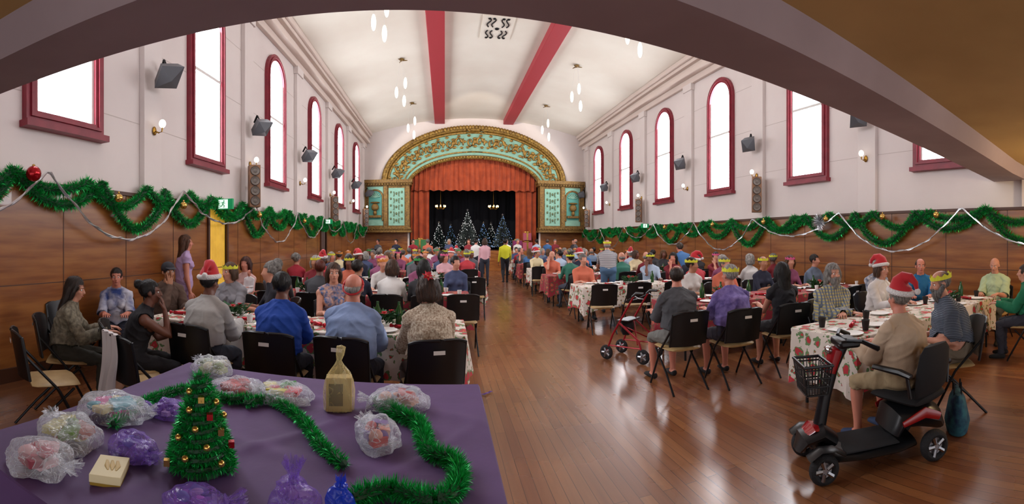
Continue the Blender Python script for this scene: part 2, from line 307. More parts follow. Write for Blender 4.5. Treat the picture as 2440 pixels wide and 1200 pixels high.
for sg in (-1,1):
    g=G(); X=lambda u:OX+sg*u
    def bx(u0,u1,y0,y1,z0,z1,m): g.box((min(X(u0),X(u1)),y0,z0),(max(X(u0),X(u1)),y1,z1),m)
    yb=Y0-.55; bx(3.45,5.9,yb,Y0,2.3,4.55,0)
    bx(3.72,4.56,yb-.02,yb,2.44,4.42,1); bx(4.85,5.7,yb-.02,yb,2.44,4.5,1)
    bx(3.35,5.93,yb-.12,Y0,4.55,4.68,0); bx(3.3,5.93,yb-.2,Y0,4.68,4.85,0); bx(3.4,5.93,yb-.1,Y0,2.15,2.34,0); bx(3.35,5.93,yb-.16,Y0,2.08,2.17,0)
    for u in (3.45,4.62,5.72): bx(u,u+.2,yb-.08,yb,2.34,4.55,0)
    for u in range(18): g.ell((X(3.42+u*.145),yb-.2,4.6),(.05,.05,.06),0,6,4); g.ell((X(3.42+u*.145),yb-.14,2.25),(.05,.05,.05),0,6,4)
    for r in range(5):
        for c in (-1,1):
            z=2.7+r*.35; p=[(X(4.15+c*(.05+.13*math.sin(a*.5)+.06*math.cos(a))),yb-.05,z+.13*math.sin(a)) for a in [q*.6 for q in range(10)]]; g.loft(p,.022,2,5)
            g.ell((X(4.15+c*.29),yb-.04,z+.1),(.05,.03,.07),2,6,4)
        g.ell((X(4.15),yb-.04,2.72+r*.35),(.05,.04,.08),2,6,4)
    g.add([(X(5.27+p[0]),yb-.03,p[1]) for p in arch(.34,2.75,4.25)],[tuple(range(19))],3)
    o=arch(.4,2.7,4.32); g.loft([(X(5.27+p[0]),yb-.04,p[1]) for p in o],.05,0,6)
    g.ell((X(5.27),yb-.12,3.4),(.2,.14,.2),0); g.ell((X(5.27),yb-.12,3.65),(.26,.12,.05),0); g.ell((X(5.27),yb-.12,3.1),(.1,.1,.14),0); g.box((min(X(4.95),X(5.59)),yb-.16,2.86),(max(X(4.95),X(5.59)),yb,2.98),0)
    for q in range(7): a=pi*(q+.5)/7; g.loft([(X(5.27),yb-.06,3.92),(X(5.27+.26*math.cos(a)),yb-.07,3.92+.26*math.sin(a))],[.015,.04],1,6)
    ST('trim_%d'%k,g,[GOLDD,TEAL,M('panel_ornament_%d'%(sg+1),'#5d6a4a',.6),NICHE],True); k+=1
g=G(); g.box((OX-5,YF,1.0),(OX+5,29.5,1.1)); ST('trim_%d'%k,g,[PANEL]); k+=1
g=G(); g.add([(OX-5,29.4,1.1),(OX+5,29.4,1.1),(OX+5,29.4,7),(OX-5,29.4,7)],[(0,1,2,3)]); 
for s in (-5,5): g.add([(OX+s,24.4,1.1),(OX+s,29.4,1.1),(OX+s,29.4,7),(OX+s,24.4,7)],[(0,1,2,3)])
g.add([(OX-5,24.4,7),(OX+5,24.4,7),(OX+5,29.4,7),(OX-5,29.4,7)],[(0,1,2,3)])
ST('wall_stage',g,[M('stage_black','#0a0b10',.9)])
def curtain(x0,x1,y,zt,zb,pl,amp,name,label,mat):
    g=G(); nu=int((x1-x0)*24)
    g.grid(lambda u,v:(x0+(x1-x0)*u+.02*math.sin(u*9+v*3),y+amp*math.sin(u*(x1-x0)*pl)*(.5+.5*v)+.02*math.sin(u*(x1-x0)*pl*2.3+1),(zt(x0+(x1-x0)*u))*(1-v)+(zb(x0+(x1-x0)*u))*v),nu,8)
    TH(name,label,'curtain',None,me=g.mesh(name,[mat]))
curtain(OX-3.45,OX+3.45,24.75,lambda x:zo(x)+.1,lambda x:4.38+.03*math.sin(x*14),22,.06,'stage_valance','orange pleated velvet valance across the top of the stage opening',ORANGE)
curtain(OX-3.5,OX-2.45,24.95,lambda x:5.6,lambda x:1.12,20,.08,'stage_curtain','orange pleated velvet curtain drawn to the side of the stage',ORANGE)
curtain(OX+2.3,OX+3.5,24.95,lambda x:5.6,lambda x:1.12,20,.08,'stage_curtain','orange pleated velvet curtain drawn to the side of the stage',ORANGE)
curtain(OX-4.5,OX+4.5,28.9,lambda x:6.8,lambda x:1.12,10,.08,'backdrop_curtain','black backdrop curtain hanging behind the stage trees',M('black_velvet','#10121c',.9))
# tinsel ------------------------------------------------------------------
def tinsel(pts,rad,n,w=.006,core=.25,xclip=None):
    P=np.array(pts,float); seg=P[1:]-P[:-1]; L=np.linalg.norm(seg,axis=1); cs=np.concatenate([[0],np.cumsum(L)]); n=int(n*cs[-1])
    s=nr.rand(n)*cs[-1]; i=np.clip(np.searchsorted(cs,s)-1,0,len(L)-1); f=((s-cs[i])/np.maximum(L[i],1e-6))[:,None]; b=P[i]+seg[i]*f
    t=seg[i]/np.maximum(L[i],1e-6)[:,None]; d=nr.normal(size=(n,3)); d-=t*(d*t).sum(1)[:,None]*.8; d/=np.linalg.norm(d,axis=1)[:,None]
    r=rad*(.65+.45*nr.rand(n))[:,None]; q=nr.normal(size=(n,3)); q/=np.linalg.norm(q,axis=1)[:,None]; q*=w
    v=np.stack([b+d*r*.25-q,b+d*r*.25+q,b+d*r+q*.8],1).reshape(-1,3)
    if xclip: v[:,0]=np.clip(v[:,0],*xclip)
    g=G(); g.v=[tuple(x) for x in v.tolist()]; g.f=[(3*j,3*j+1,3*j+2) for j in range(n)]; g.m=[0]*n
    if core: g.loft(pts,rad*core,1,6)
    return g
def swags(x,y0,y1,z,per,sag,ph,sgn):
    pts=[]; y=y0
    while y<y1:
        u=((y-ph)/per)%1.0; k=math.floor((y-ph)/per); zz=z-sag*(.8+.25*math.sin(k*2.3))*(1-(2*u-1)**2)
        pts.append((x+sgn*(.15+.02*math.sin(y*7)),y,zz+.04*math.sin(k*1.7))); y+=.07
    return pts
for x,sg,z in ((XL,1,2.42),(XR,-1,2.2)):
    y0=2.2; xc=(x+.055,x+1) if sg>0 else (x-1,x-.055)
    for per,sag,ph,lb in ((1.45,.62,.1,'long looping'),(1.2,.3,.6,'short looping')):
        TH('tinsel_garland','%s green tinsel garland pinned along the wood panelling'%lb,'garland',None,me=tinsel(swags(x,y0,24,z,per,sag,ph,sg),.11,1150,.010,.4,xc).mesh('garland',[TINS,TINSD],False),group='wall garlands')
    g=G(); p=swags(x,y0,24,z+.02,2.9,.85,.5,sg); p=[(a[0]+sg*.1,a[1],a[2]) for a in p]; g.loft(p,.013,0,5)
    P=[(a[0]+sg*.02*math.cos(i*1.1),a[1],a[2]+.02*math.sin(i*1.1)) for i,a in enumerate(p)]; g.loft(P,.011,0,5)
    TH('bead_garland','silver white bead garland draped below the tinsel','garland',None,me=g.mesh('beads',[SILV]),group='bead garlands')
bm1=G().ell((0,0,0),(.075,.075,.075),0,16,10).mesh('bauble_red',[REDG]); bm2=G().ell((0,0,0),(.06,.06,.06),0,16,10).mesh('bauble_gold',[GOLDB])
capm=G().loft([(0,0,.065),(0,0,.085)],.015,0,8).mesh('bauble_cap',[GOLDB])
def bauble(p,me,c,s=1):
    o=TH('bauble','shiny %s bauble hanging in the tinsel garland'%c,'bauble',p,me=me,group='wall baubles'); OB('cap',capm,o); o.scale=(s,s,s)
bauble((XL+.3,3.15,2.38),bm1,'red',1.2)
for y in (4.6,6.2,9.3,12.6): bauble((XL+.3,y,2.2),bm2,'gold')
for y in (3.9,5.1,6.6,8.7,11,14): bauble((XR-.3,y,2.1),bm2,'gold')
g=G()
for i in range(300):
    a=rnd.random()*2*pi; r=.1+.14*rnd.random(); g.add([(0,0,0),(-.03*rnd.random(),.5*r*math.cos(a+.1),.5*r*math.sin(a+.1)),(-.03*rnd.random(),r*math.cos(a),r*math.sin(a))],[(0,1,2)])
TH('rosette','silver tinsel rosette ornament on the wall garland','ornament',(XR-.3,6.8,2.05),me=g.mesh('rosette',[SILV],False))
EXG=M('exit_green','#0a8a52',.5,emit=.3); EXW=M('exit_white','#eafff4',.5,emit=.6)
for (x,y,z,s) in ((XL+.3,7.6,2.32,1),(XL+.3,15.3,2.3,.8),(XR-.3,15.6,2.2,.8)):
    o=TH('exit_sign','green and white illuminated exit sign with running figure','sign',(x,y,z),0,'exit signs'); o.scale=(s,s,s)
    OB('housing',G().box((-.2,-.03,-.1),(.2,.03,.1)).mesh('h',[EXG]),o,bevel=.005)
    g=G(); g.box((-.1,-.036,-.085),(.1,-.03,.085)); OB('sign_face',g.mesh('f',[EXW]),o)
    g=G(); g.ell((.02,-.038,.055),(.014,.004,.014)); g.loft([(.01,-.038,.035),(-.005,-.038,-.005)],.011,0,6); g.loft([(-.005,-.038,-.005),(.03,-.038,-.03),(.02,-.038,-.065)],.008,0,6); g.loft([(-.005,-.038,-.005),(-.03,-.038,-.04),(-.06,-.038,-.04)],.008,0,6); g.loft([(.01,-.038,.03),(.045,-.038,.01)],.006,0,6); g.loft([(.01,-.038,.03),(-.035,-.038,.025)],.006,0,6)
    OB('pictogram',g.mesh('p',[EXG]),o); OB('bracket',G().box((-.3 if x<0 else .2,-.01,-.01),(-.2 if x<0 else .3,.01,.01)).mesh('b',[DMET]),o)
# ---------------------------------------------------------------- wall fittings
spk=G().box((-.09,-.12,-.45),(.14,.12,.45)).mesh('cabinet',[M('speaker_timber','#8a6244',.5,var='#74513a',scale=10)])
drv=G().rev([(.0,.012),(.03,.012),(.045,.0),(.075,.012),(.092,.02),(.1,.01)],0,20,Matrix.Rotation(pi/2,4,'Y')).mesh('driver',[M('speaker_cone','#6a6058',.6)])
drr=G().loft([(.01,.094*math.cos(a),.094*math.sin(a)) for a in [q*2*pi/20 for q in range(20)]],.009,0,6,closed=True).mesh('ring',[DMET])
for x,sg in ((XL,1),(XR,-1)):
    for y in (8.95,16.1,22.6):
        o=TH('wall_speaker','tall wooden column loudspeaker with four drivers on the wall','loudspeaker',(x+sg*.32,y,2.80),-55 if sg>0 else 235,'column loudspeakers')
        OB('cabinet',spk,o,bevel=.008); OB('bracket',G().box((-.2,-.03,-.03),(-.09,.03,.03)).mesh('b',[DMET]),o)
        for j in range(4): d_=OB('driver',drv,o,(.142,0,-.32+.213*j)); OB('ring',drr,d_)
hs=G().loft([(-.06,0,0),(.0,0,0),(.14,0,0),(.24,0,0)],[(.16,.12),(.26,.2),(.3,.24),(.33,.27)],0,4,side=(0,1,1)).mesh('housing',[GREYM],False)
gl=G().loft([(.24,0,0),(.245,0,0)],[(.31,.25),(.30,.24)],0,4,side=(0,1,1)).mesh('glass',[M('floodlight_glass','#e6eaee',.15,.2)],False)
bk=G().loft([(-.25,0,.12),(-.12,0,.1),(0,0,0)],.018,0,6).loft([(-.25,0,.12),(-.26,0,-.1)],.03,0,6).mesh('bracket',[DMET])
ar=G().loft([(0,0,0),(.08,0,-.04),(.14,0,-.03),(.15,0,.03)],.012,0,8).ell((0,0,0),(.02,.05,.07)).mesh('arm',[BRASS]); 
sh=G().ell((.15,0,.09),(.055,.055,.065),0,14,9).mesh('lamp_shade',[OPAL])
for x,sg in ((XL,1),(XR,-1)):
    for i in range(6):
        y=5.65+3.55*i
        o=TH('floodlight','grey metal floodlight on a wall bracket between the windows','floodlight',(x+sg*.34,y,4.2),rot=(0,.75,-.6 if sg>0 else pi+.6),group='wall floodlights'); o.scale=(.82,.82,.82)
        for n_,m_ in (('housing',hs),('glass',gl),('bracket',bk)): OB(n_,m_,o)
        o=TH('wall_sconce','brass wall sconce with a glowing opal shade','wall lamp',(x+sg*.12,y,3.33),0 if sg>0 else 180,'wall sconces'); OB('arm',ar,o); OB('lamp_shade',sh,o)
shade=G().ell((0,0,0),(.06,.06,.2),0,14,12).mesh('lamp_shade',[OPAL])
for x in (-1.5,4.7):
    for y in (10.6,15.7,20.7):
        z=zc(x); o=TH('pendant_light','cluster of three oval opal pendant lamps hanging on cords','pendant lamp',(x,y,z-.02),group='pendant clusters')
        g=G().rev([(0,0),(.1,0),(.08,-.03),(.04,-.06),(0,-.06)],0,16)
        for a in range(3): g.loft([(0,0,-.04),(.2*math.cos(a*2.09),.2*math.sin(a*2.09),-.05)],[.03,.012],0,5)
        OB('ceiling_rose',g.mesh('rose',[GOLDD]),o)
        for j,(dx,dy,dz) in enumerate(((-.18,0,1.15),(.12,.1,.8),(.1,-.15,1.5))):
            OB('cord',G().loft([(dx*.3,dy*.3,-.05),(dx,dy,-dz+.2)],.003,0,5).mesh('cord',[WHITE]),o); s=OB('lamp_shade',shade,o,(dx,dy,-dz))
# ---------------------------------------------------------------- furniture templates
def chair_parts():
    g=G(); g.grid(lambda u,v:(-.22+.44*u,-.2+.06*(1-(2*u-1)**2)*-1-.07*v,.5+.38*v-.03*(v>.9)*abs(2*u-1)**4),12,8,0); g.grid(lambda u,v:(-.22+.44*u,-.225+.06*(1-(2*u-1)**2)*-1-.07*v,.5+.38*v-.03*(v>.9)*abs(2*u-1)**4),12,8,0)
    g.loft([(-.22+.44*u,-.285-.06*(1-(2*u-1)**2),.875-.03*abs(2*u-1)**4) for u in [i/12 for i in range(13)]],.014,0,6); 
    for s in (-1,1): g.loft([(s*.22,-.212,.5),(s*.22,-.245,.68),(s*.22,-.28,.85)],.013,0,6)
    back=g.mesh('backrest',[CHAIRB])
    g=G(); g.loft([(0,-.19,.445),(0,-.15,.45),(0,.0,.45),(0,.17,.45),(0,.21,.44)],[(.17,.015),(.21,.025),(.22,.028),(.215,.025),(.18,.012)],0,20); seat=g.mesh('seat',[SEATM])
    legs=[]
    for s in (-1,1):
        legs.append(G().loft([(s*.215,-.25,.7),(s*.215,.02,.42),(s*.22,.24,.02),(s*.22,.245,.0)],.012,0,8).mesh('leg',[DMET])); legs.append(G().loft([(s*.205,.15,.42),(s*.205,-.1,.2),(s*.215,-.29,.0)],.012,0,8).mesh('leg',[DMET]))
    st=G().box((-.05,-.352,.77),(.04,-.35,.8)).mesh('sticker',[WHITE])
    return back,seat,legs,st
CB,CS,CLG,CST=chair_parts()
g=G()
for me,mi in ((CB,0),(CS,1),(CLG[0],2),(CLG[1],2),(CLG[2],2),(CLG[3],2)): g.add([v.co[:] for v in me.vertices],[tuple(p.vertices) for p in me.polygons],mi)
CHAIRJ=g.mesh('chair_far',[CHAIRB,SEATM,DMET])
def chair(x,y,yaw=0,far=False,lab='black plastic-backed stacking chair with beige vinyl seat',z=0):
    if far: return TH('dining_chair',lab,'chair',(x,y,z),yaw,'stacking chairs',me=CHAIRJ)
    o=TH('dining_chair',lab,'chair',(x,y,z),yaw,'stacking chairs'); OB('backrest',CB,o); OB('seat',CS,o); 
    for l in CLG: OB('leg',l,o)
    OB('sticker',CST,o,label='small white paper sticker on the backrest'); return o
def clothmesh(w,d,seed,drop):
    g=G(); N=int((w+d)*2*14); per=2*(w+d)
    def pt(s,off):
        s%=per
        if s<w: return (-w/2+s,-d/2-off)
        s-=w
        if s<d: return (w/2+off,-d/2+s)
        s-=d
        if s<w: return (w/2-s,d/2+off)
        s-=w; return (-w/2-off,d/2-s)
    rings=[]
    for r in range(8):
        t=max(0,(r-1))/6; ring=[]
        for i in range(N):
            s=per*i/N; x,y=pt(s,(.0 if r==0 else .008+t*(.03+.035*math.sin(s*13+seed)+.02*math.sin(s*29))))
            cx=min(abs(s%per-q) for q in (0,w,w+d,2*w+d,per)); 
            ring.append((x,y,.76 if r==0 else .752-t*(drop+.14*math.exp(-cx*5)+.01*math.sin(s*7))))
        rings.append(ring)
    vs=[p for r in rings for p in r]; fs=[(r*N+i,r*N+(i+1)%N,(r+1)*N+(i+1)%N,(r+1)*N+i) for r in range(7) for i in range(N)]+[tuple(range(N))]
    g.add(vs,fs); return g
def table(x0,x1,y0,y1,mat,lab,seed=0,drop=.38):
    w,d=x1-x0,y1-y0; o=TH('banquet_table',lab,'table',((x0+x1)/2,(y0+y1)/2,0),group='banquet tables')
    OB('tablecloth',clothmesh(w,d,seed,drop).mesh('cloth',[mat]),o)
    OB('tabletop',G().box((-w/2+.01,-d/2+.01,.72),(w/2-.01,d/2-.01,.752)).mesh('top',[WHITE]),o)
    for sx in (-1,1):
        for sy in (-1,1): OB('leg',G().loft([(sx*(w/2-.15),sy*(d/2-.1),.72),(sx*(w/2-.15),sy*(d/2-.1),0)],.016,0,8,cap=0).mesh('leg',[DMET]),o)
    return o
CUPB=G().rev([(0,0),(.028,0),(.04,.095),(.043,.1),(.038,.1),(.026,.01),(0,.01)]).mesh('cup',[M('black_paper_cup','#15110f',.6)])
CUPW=G().rev([(0,0),(.026,0),(.036,.08),(.034,.08),(.025,.01),(0,.01)]).mesh('cup',[WHITE])
PLATE=G().rev([(0,.004),(.08,.004),(.115,.02),(.12,.018),(.085,0),(0,0)],0,24).mesh('plate',[WHITE])
CRK=G().loft([(-.11,0,.02),(-.07,0,.02),(-.055,0,.02),(.055,0,.02),(.07,0,.02),(.11,0,.02)],[.022,.008,.02,.02,.008,.022],0,12,side=(0,1,0)).mesh('cracker',[M('red_foil','#a81424',.3,.5)])
NAP=G().grid(lambda u,v:(.16*u-.08,.16*v-.08,.004+.012*(1+math.sin(u*7)*math.cos(v*5))),8,8).mesh('napkin',[WHITE])
BOT=G().rev([(0,0),(.035,0),(.037,.02),(.037,.15),(.015,.2),(.014,.24),(0,.24)]).mesh('bottle',[M('green_bottle','#1e4a20',.15)])
g=G()
for i in range(110):
    a=rnd.random()*6.28; r=.18*rnd.random()+.02; T=Matrix.Translation((r*math.cos(a),r*math.sin(a)*.7,.02+.1*rnd.random()))@Matrix.Rotation(a,4,'Z')@Matrix.Rotation(-.7*rnd.random()-.2,4,'Y'); g.add([(0,0,0),(.05,.018,.01),(.1,0,-.005),(.05,-.018,.01)],[(0,1,2,3)],0,T)
CFO=g.mesh('foliage',[M('pine_foliage','#22552a',.7)],False)
h=G()
for i in range(7): 
    for l,tz in ((.06,0),(.04,.012)): h.add([(0,0,0),(.025,.014,.004),(l,0,0),(.025,-.014,.004)],[(0,1,2,3)],0,Matrix.Translation((0,0,tz))@Matrix.Rotation(i*.9+tz*30,4,'Z')@Matrix.Rotation(-.35-tz*20,4,'Y'))
h.ell((0,0,.008),(.01,.01,.012),1,8,5)
CFL=h.mesh('flower',[M('poinsettia_red','#c01c2e',.6),GOLDB],False)
def item(nm,lab,cat,me,x,y,z=.762,yaw=0,grp=None): return TH(nm,lab,cat,(x,y,z),yaw,grp,me=me)
def dress_table(x0,x1,y0,y1,n,cup=CUPW,cupl='white paper cup on a dressed table'):
    w=x1-x0
    for i in range(max(1,int(w/1.6))):
        x=x0+w*(i+.5)/max(1,int(w/1.6)); o=TH('floral_centrepiece','green foliage centrepiece with red poinsettia flowers on a table','table decoration',(x,(y0+y1)/2,.762),rnd.uniform(0,90),'table centrepieces'); OB('foliage',CFO,o)
        for fx,fy in ((-.1,.02),(.02,-.05),(.11,.04)): OB('flower',CFL,o,(fx,fy,.12))
    for i in range(n):
        x=x0+.2+(w-.4)*(i+rnd.uniform(.3,.7))/n; yy=y0+.16 if i%2 else y1-.16
        item('plate','white plate set on the tablecloth','plate',PLATE,x,yy,grp='table plates')
        item('paper_cup',cupl,'cup',cup,x+.18,yy+(.08 if i%2 else -.08),grp='table cups')
        if rnd.random()<.35: item('bottle','green glass bottle standing on a dressed table','bottle',BOT,x+.1,(y0+y1)/2+.05,grp='table bottles')
        if rnd.random()<.6: item('christmas_cracker','red foil christmas cracker on the tablecloth','cracker',CRK,x-.08,(y0+y1)/2+rnd.uniform(-.14,-.1),yaw=rnd.uniform(0,180),grp='christmas crackers')
        if rnd.random()<.5: item('napkin','crumpled white paper napkin on the tablecloth','napkin',NAP,x+.12,(y0+y1)/2+rnd.uniform(.17,.2),yaw=rnd.uniform(0,90),grp='napkins')
# ---------------------------------------------------------------- people
def remesh(g,vox,it=2):
    me=g.mesh('tmp',(),False); o=bpy.data.objects.new('tmp',me); COL.objects.link(o)
    r=o.modifiers.new('r','REMESH'); r.mode='VOXEL'; r.voxel_size=vox
    if it: s=o.modifiers.new('s','SMOOTH'); s.factor=.5; s.iterations=it
    dg=bpy.context.evaluated_depsgraph_get(); ev=o.evaluated_get(dg); m=ev.to_mesh()
    n=len(m.vertices); c=np.empty(n*3); m.vertices.foreach_get('co',c); L=np.empty(len(m.loops),int); m.loops.foreach_get('vertex_index',L); c=c.reshape(-1,3).copy(); f=L.reshape(-1,4).copy()
    ev.to_mesh_clear(); bpy.data.objects.remove(o); bpy.data.meshes.remove(me); return c,f
def arrmesh(name,c,f,mats,mi=None):
    me=bpy.data.meshes.new(name); me.from_pydata(c.tolist(),[],f.tolist())
    for m in mats: me.materials.append(m)
    if mi is not None: me.polygons.foreach_set('material_index',mi.astype(np.int32))
    me.polygons.foreach_set('use_smooth',[True]*len(f)); me.update(); return me
_hc={}
def hand(side,vox):
    k=(side,vox)
    if k in _hc: return _hc[k]
    g=G(); s=side
    g.loft([(0,-.02,0),(0,.01,0),(0,.045,0),(0,.085,0)],[(.026,.02),(.03,.018),(.039,.015),(.04,.012)],0,12)
    for x,l,b in ((-.031,.072,.6),(-.0105,.082,.5),(.0105,.076,.6),(.031,.06,.75)):
        g.loft([(x*.95*s,.075,0),(x*1.12*s,.085+l*.45,-.004),(x*1.2*s,.085+l*.75,-.016*b*2),(x*1.22*s,.085+l*.93,-.034*b*1.6)],[.0098,.009,.0082,.0065],0,8)
    g.loft([(-.02*s,.015,-.003),(-.046*s,.04,-.01),(-.06*s,.068,-.014),(-.062*s,.09,-.018)],[.015,.0125,.0105,.0085],0,8)
    _hc[k]=remesh(g,vox,1); return _hc[k]
def ik(A,W,l1,l2,pole):
    d=W-A; L=min(d.length,(l1+l2)*.995); d.normalize(); W=A+d*L; a=(l1*l1-l2*l2+L*L)/(2*L); h=math.sqrt(max(0,l1*l1-a*a)); p=pole-d*pole.dot(d); p.normalize(); return A+d*a+p*h,W
def body(P,vox):
    g=G(); segs=[]; stand=P.get('stand',0); fat=P.get('fat',1.); fem=P.get('fem',0); lean=P.get('lean',.08); sl=P.get('sl',.45); legs=P.get('legs','pants')
    hip=V((0,0,.93)) if stand else V((0,-.04,.565)); up=V((P.get('sway',0),math.sin(lean),math.cos(lean))).normalized(); X=V((1,0,0))
    pt=lambda t:hip+up*t+V((0,-.022*math.sin(t*6),0))
    sw=.175-.018*fem
    TR=[(-.09,.12,.09),(-.02,.168,.125),(.06,.168+.006*fem,.127),(.14,.162-.02*fem,.12),(.22,.162-.02*fem,.12),(.3,.170-.016*fem,.125),(.38,.176-.02*fem,.118),(.43,.16,.095),(.47,.115,.078),(.505,.066,.06),(.58,.054,.056)]
    g.loft([pt(t) for t,a,b in TR],[(a*(1+(fat-1)*.8 if t<.4 and t>-.05 else 1),b*(fat if -.05<t<.4 else 1)) for t,a,b in TR],0,18)
    segs+=[(pt(.1),pt(.42),.13,1),(pt(.42)-X*sw*.8,pt(.42)+X*sw*.8,.07,1),(pt(-.02)-X*.06,pt(-.02)+X*.06,.12,2),(pt(.51),pt(.6),.055,0)]
    if fat>1.1: g.ell(pt(.13)+V((0,.05,0)),(.15*fat,.12*fat,.14))
    if fem:
        for s in (-1,1): g.ell(pt(.31)+V((s*.07,.09,0)),(.065,.06,.06))
    hp=P.get('pitch',0); hyaw=math.radians(P.get('hyaw',0)); hv=V((up.x*.5,math.sin(lean*.5+hp*.5),math.cos(lean*.5+hp*.5))); hc=pt(.55)+hv*.115
    HM=Matrix.Translation(hc)@Matrix.Rotation(hyaw,4,'Z')@Matrix.Rotation(-hp,4,'X')
    for c,r in (((0,-.012,.03),(.076,.096,.088)),((0,.018,-.035),(.058,.072,.08)),((0,.055,-.085),(.032,.03,.028)),((0,.078,.022),(.045,.014,.011)),((.04,.062,-.025),(.022,.02,.022)),((-.04,.062,-.025),(.022,.02,.022)),((0,.083,-.06),(.024,.012,.013)),((.076,-.005,-.01),(.011,.02,.031)),((-.076,-.005,-.01),(.011,.02,.031))): g.ell(c,r,T=HM)
    g.loft([(0,.085,.018),(0,.098,-.005),(0,.108,-.028),(0,.094,-.034)],[.009,.011,.016,.012],T=HM,n=8)
    segs+=[(HM@V((0,-.01,-.03)),HM@V((0,0,.04)),.1,0)]
    hands=[]
    for s,arm in ((1,P.get('armR','table')),(-1,P.get('armL','table'))):
        sh=pt(.415)+X*(s*sw)+V((0,.01,0)); g.ell(sh,(.062,.06,.062)); g.loft([pt(.5)+X*(s*.02),pt(.47)+X*(s*.09),sh+up*.01],[.05,.048,.052],0,10); pole=V((s*.28,-.45,-1)); Z=V((0,0,1)); dd=None
        if arm=='table': W=V((s*.14,hip.y+.40+lean*.3,.80)) 
        elif arm=='reach': W=V((s*.2,hip.y+.62,.84+(.1 if stand else 0)))
        elif arm=='lap': W=V((s*.12,hip.y+.3,.70)) 
        elif arm=='cross': W=V((-s*.06,hip.y+.42,.80))
        elif arm=='chin': W=HM@V((s*.03,.14,-.17)); dd=V((-s*.15,-.25,1)); Z=V((s*.2,1,0)); pole=V((s*.4,.1,-1))
        elif arm=='side': W=sh+V((s*.07,.05,-.53)); Z=V((s,0,0)); pole=V((s*.2,-1,0))
        elif arm=='swing': W=sh+V((s*.06,.2,-.48)); Z=V((s,0,0)); pole=V((s*.2,-1,0))
        elif arm=='hold': W=sh+V((-s*.05,.3,-.2)); Z=V((s*.5,.4,.6))
        else: W=sh+V((s*.1,.3,-.3))
        E,W=ik(sh,W,.285,.25,pole); d=(W-E).normalized(); dd=(dd or (d if arm not in('table','reach','cross','lap') else V((d.x,d.y,min(d.z,0)*.3-.03)))).normalized()
        fk=1+(fat-1)*.5-.1*fem
        g.loft([sh,sh.lerp(E,.35),sh.lerp(E,.8),E,E.lerp(W,.3),E.lerp(W,.75),W+dd*.02],[(.056*fk,.056*fk),(.051*fk,.051*fk),(.043*fk,.043*fk),(.041,.041),(.043*fk,.042*fk),(.032,.028),(.027,.022)],0,12,side=(0,0,1) if abs(d.z)<.7 else (1,0,0))
        x=sh.lerp(E,min(1,sl*2)); 
        if sl>0: segs.append((sh,x,.055,1))
        if sl<.5: segs.append((x+(E-x).normalized()*.02 if sl>0 else sh+V((s*.02,0,0)),E,.05,0))
        if sl>.5: segs.append((E,E.lerp(W,.92),.042,1)); segs.append((W+dd*.03,W+dd*.1,.03,0))
        else: segs.append((E,W+dd*.1,.042,0))
        hands.append((s,W,dd,Z))
    for s in (-1,1):
        hj=hip+V((s*.088,0,-.01))
        if stand:
            w=P.get('walk',0)*s; kn=V((s*.1,.03+max(0,w)*.14+min(0,w)*.02,.49)); an=V((s*.1,-.02+w*.24,.09+(.05 if w<0 else 0)))
        else:
            sp=P.get('spread',.13); kn=V((s*sp,hip.y+.42,.5)); an=V((s*sp,hip.y+.40+P.get('tuck',0),.09))
        g.loft([hj,hj.lerp(kn,.3),hj.lerp(kn,.75),kn,kn.lerp(an,.3),kn.lerp(an,.8),an],[(.088,.086),(.084,.082),(.064,.062),(.058,.056),(.057,.055),(.037,.037),(.036,.038)],0,12)
        g.loft([an+V((0,-.05,-.045)),an+V((0,.02,-.04)),an+V((s*.01,.1,-.052)),an+V((s*.015,.17,-.06))],[(.034,.036),(.04,.045),(.045,.032),(.036,.022)],0,10,side=(1,0,0))
        if legs=='pants': segs+=[(hj,kn,.075,2),(kn,an.lerp(kn,.1),.05,2)]
        elif legs=='shorts': segs+=[(hj,hj.lerp(kn,.95),.075,2),(kn.lerp(an,.08),an,.05,0)]
        else: segs+=[(hj,kn,.075,1),(kn.lerp(an,.15),an,.05,0)]
        segs+=[(an+V((0,-.04,-.05)),an+V((0,.17,-.05)),.04,3)]
    if legs=='dress': segs=[(a,b,r,1 if q==2 else q) for a,b,r,q in segs]
    c,f=remesh(g,vox,2)
    fc=c[f].mean(1); best=np.full(len(f),9e9); reg=np.zeros(len(f),int)
    for a,b,r,q in segs:
        a=np.array(a);b=np.array(b);ab=b-a; t=np.clip(((fc-a)@ab)/max(ab@ab,1e-9),0,1); d=np.linalg.norm(fc-(a+t[:,None]*ab),axis=1)-r; m=d<best; best[m]=d[m]; reg[m]=q
    for s,W,dd,Z in hands:
        hcv,hf=hand(s,.0045 if vox<.013 else .009); Zz=(Z-dd*Z.dot(dd)).normalized(); Xx=dd.cross(Zz); R=np.array([[Xx.x,dd.x,Zz.x],[Xx.y,dd.y,Zz.y],[Xx.z,dd.z,Zz.z]])
        h2=hcv@R.T+np.array(W); f=np.vstack([f,hf+len(c)]); c=np.vstack([c,h2]); reg=np.concatenate([reg,np.zeros(len(hf),int)])
    return c,f,reg,HM
_bc={}; HS={}
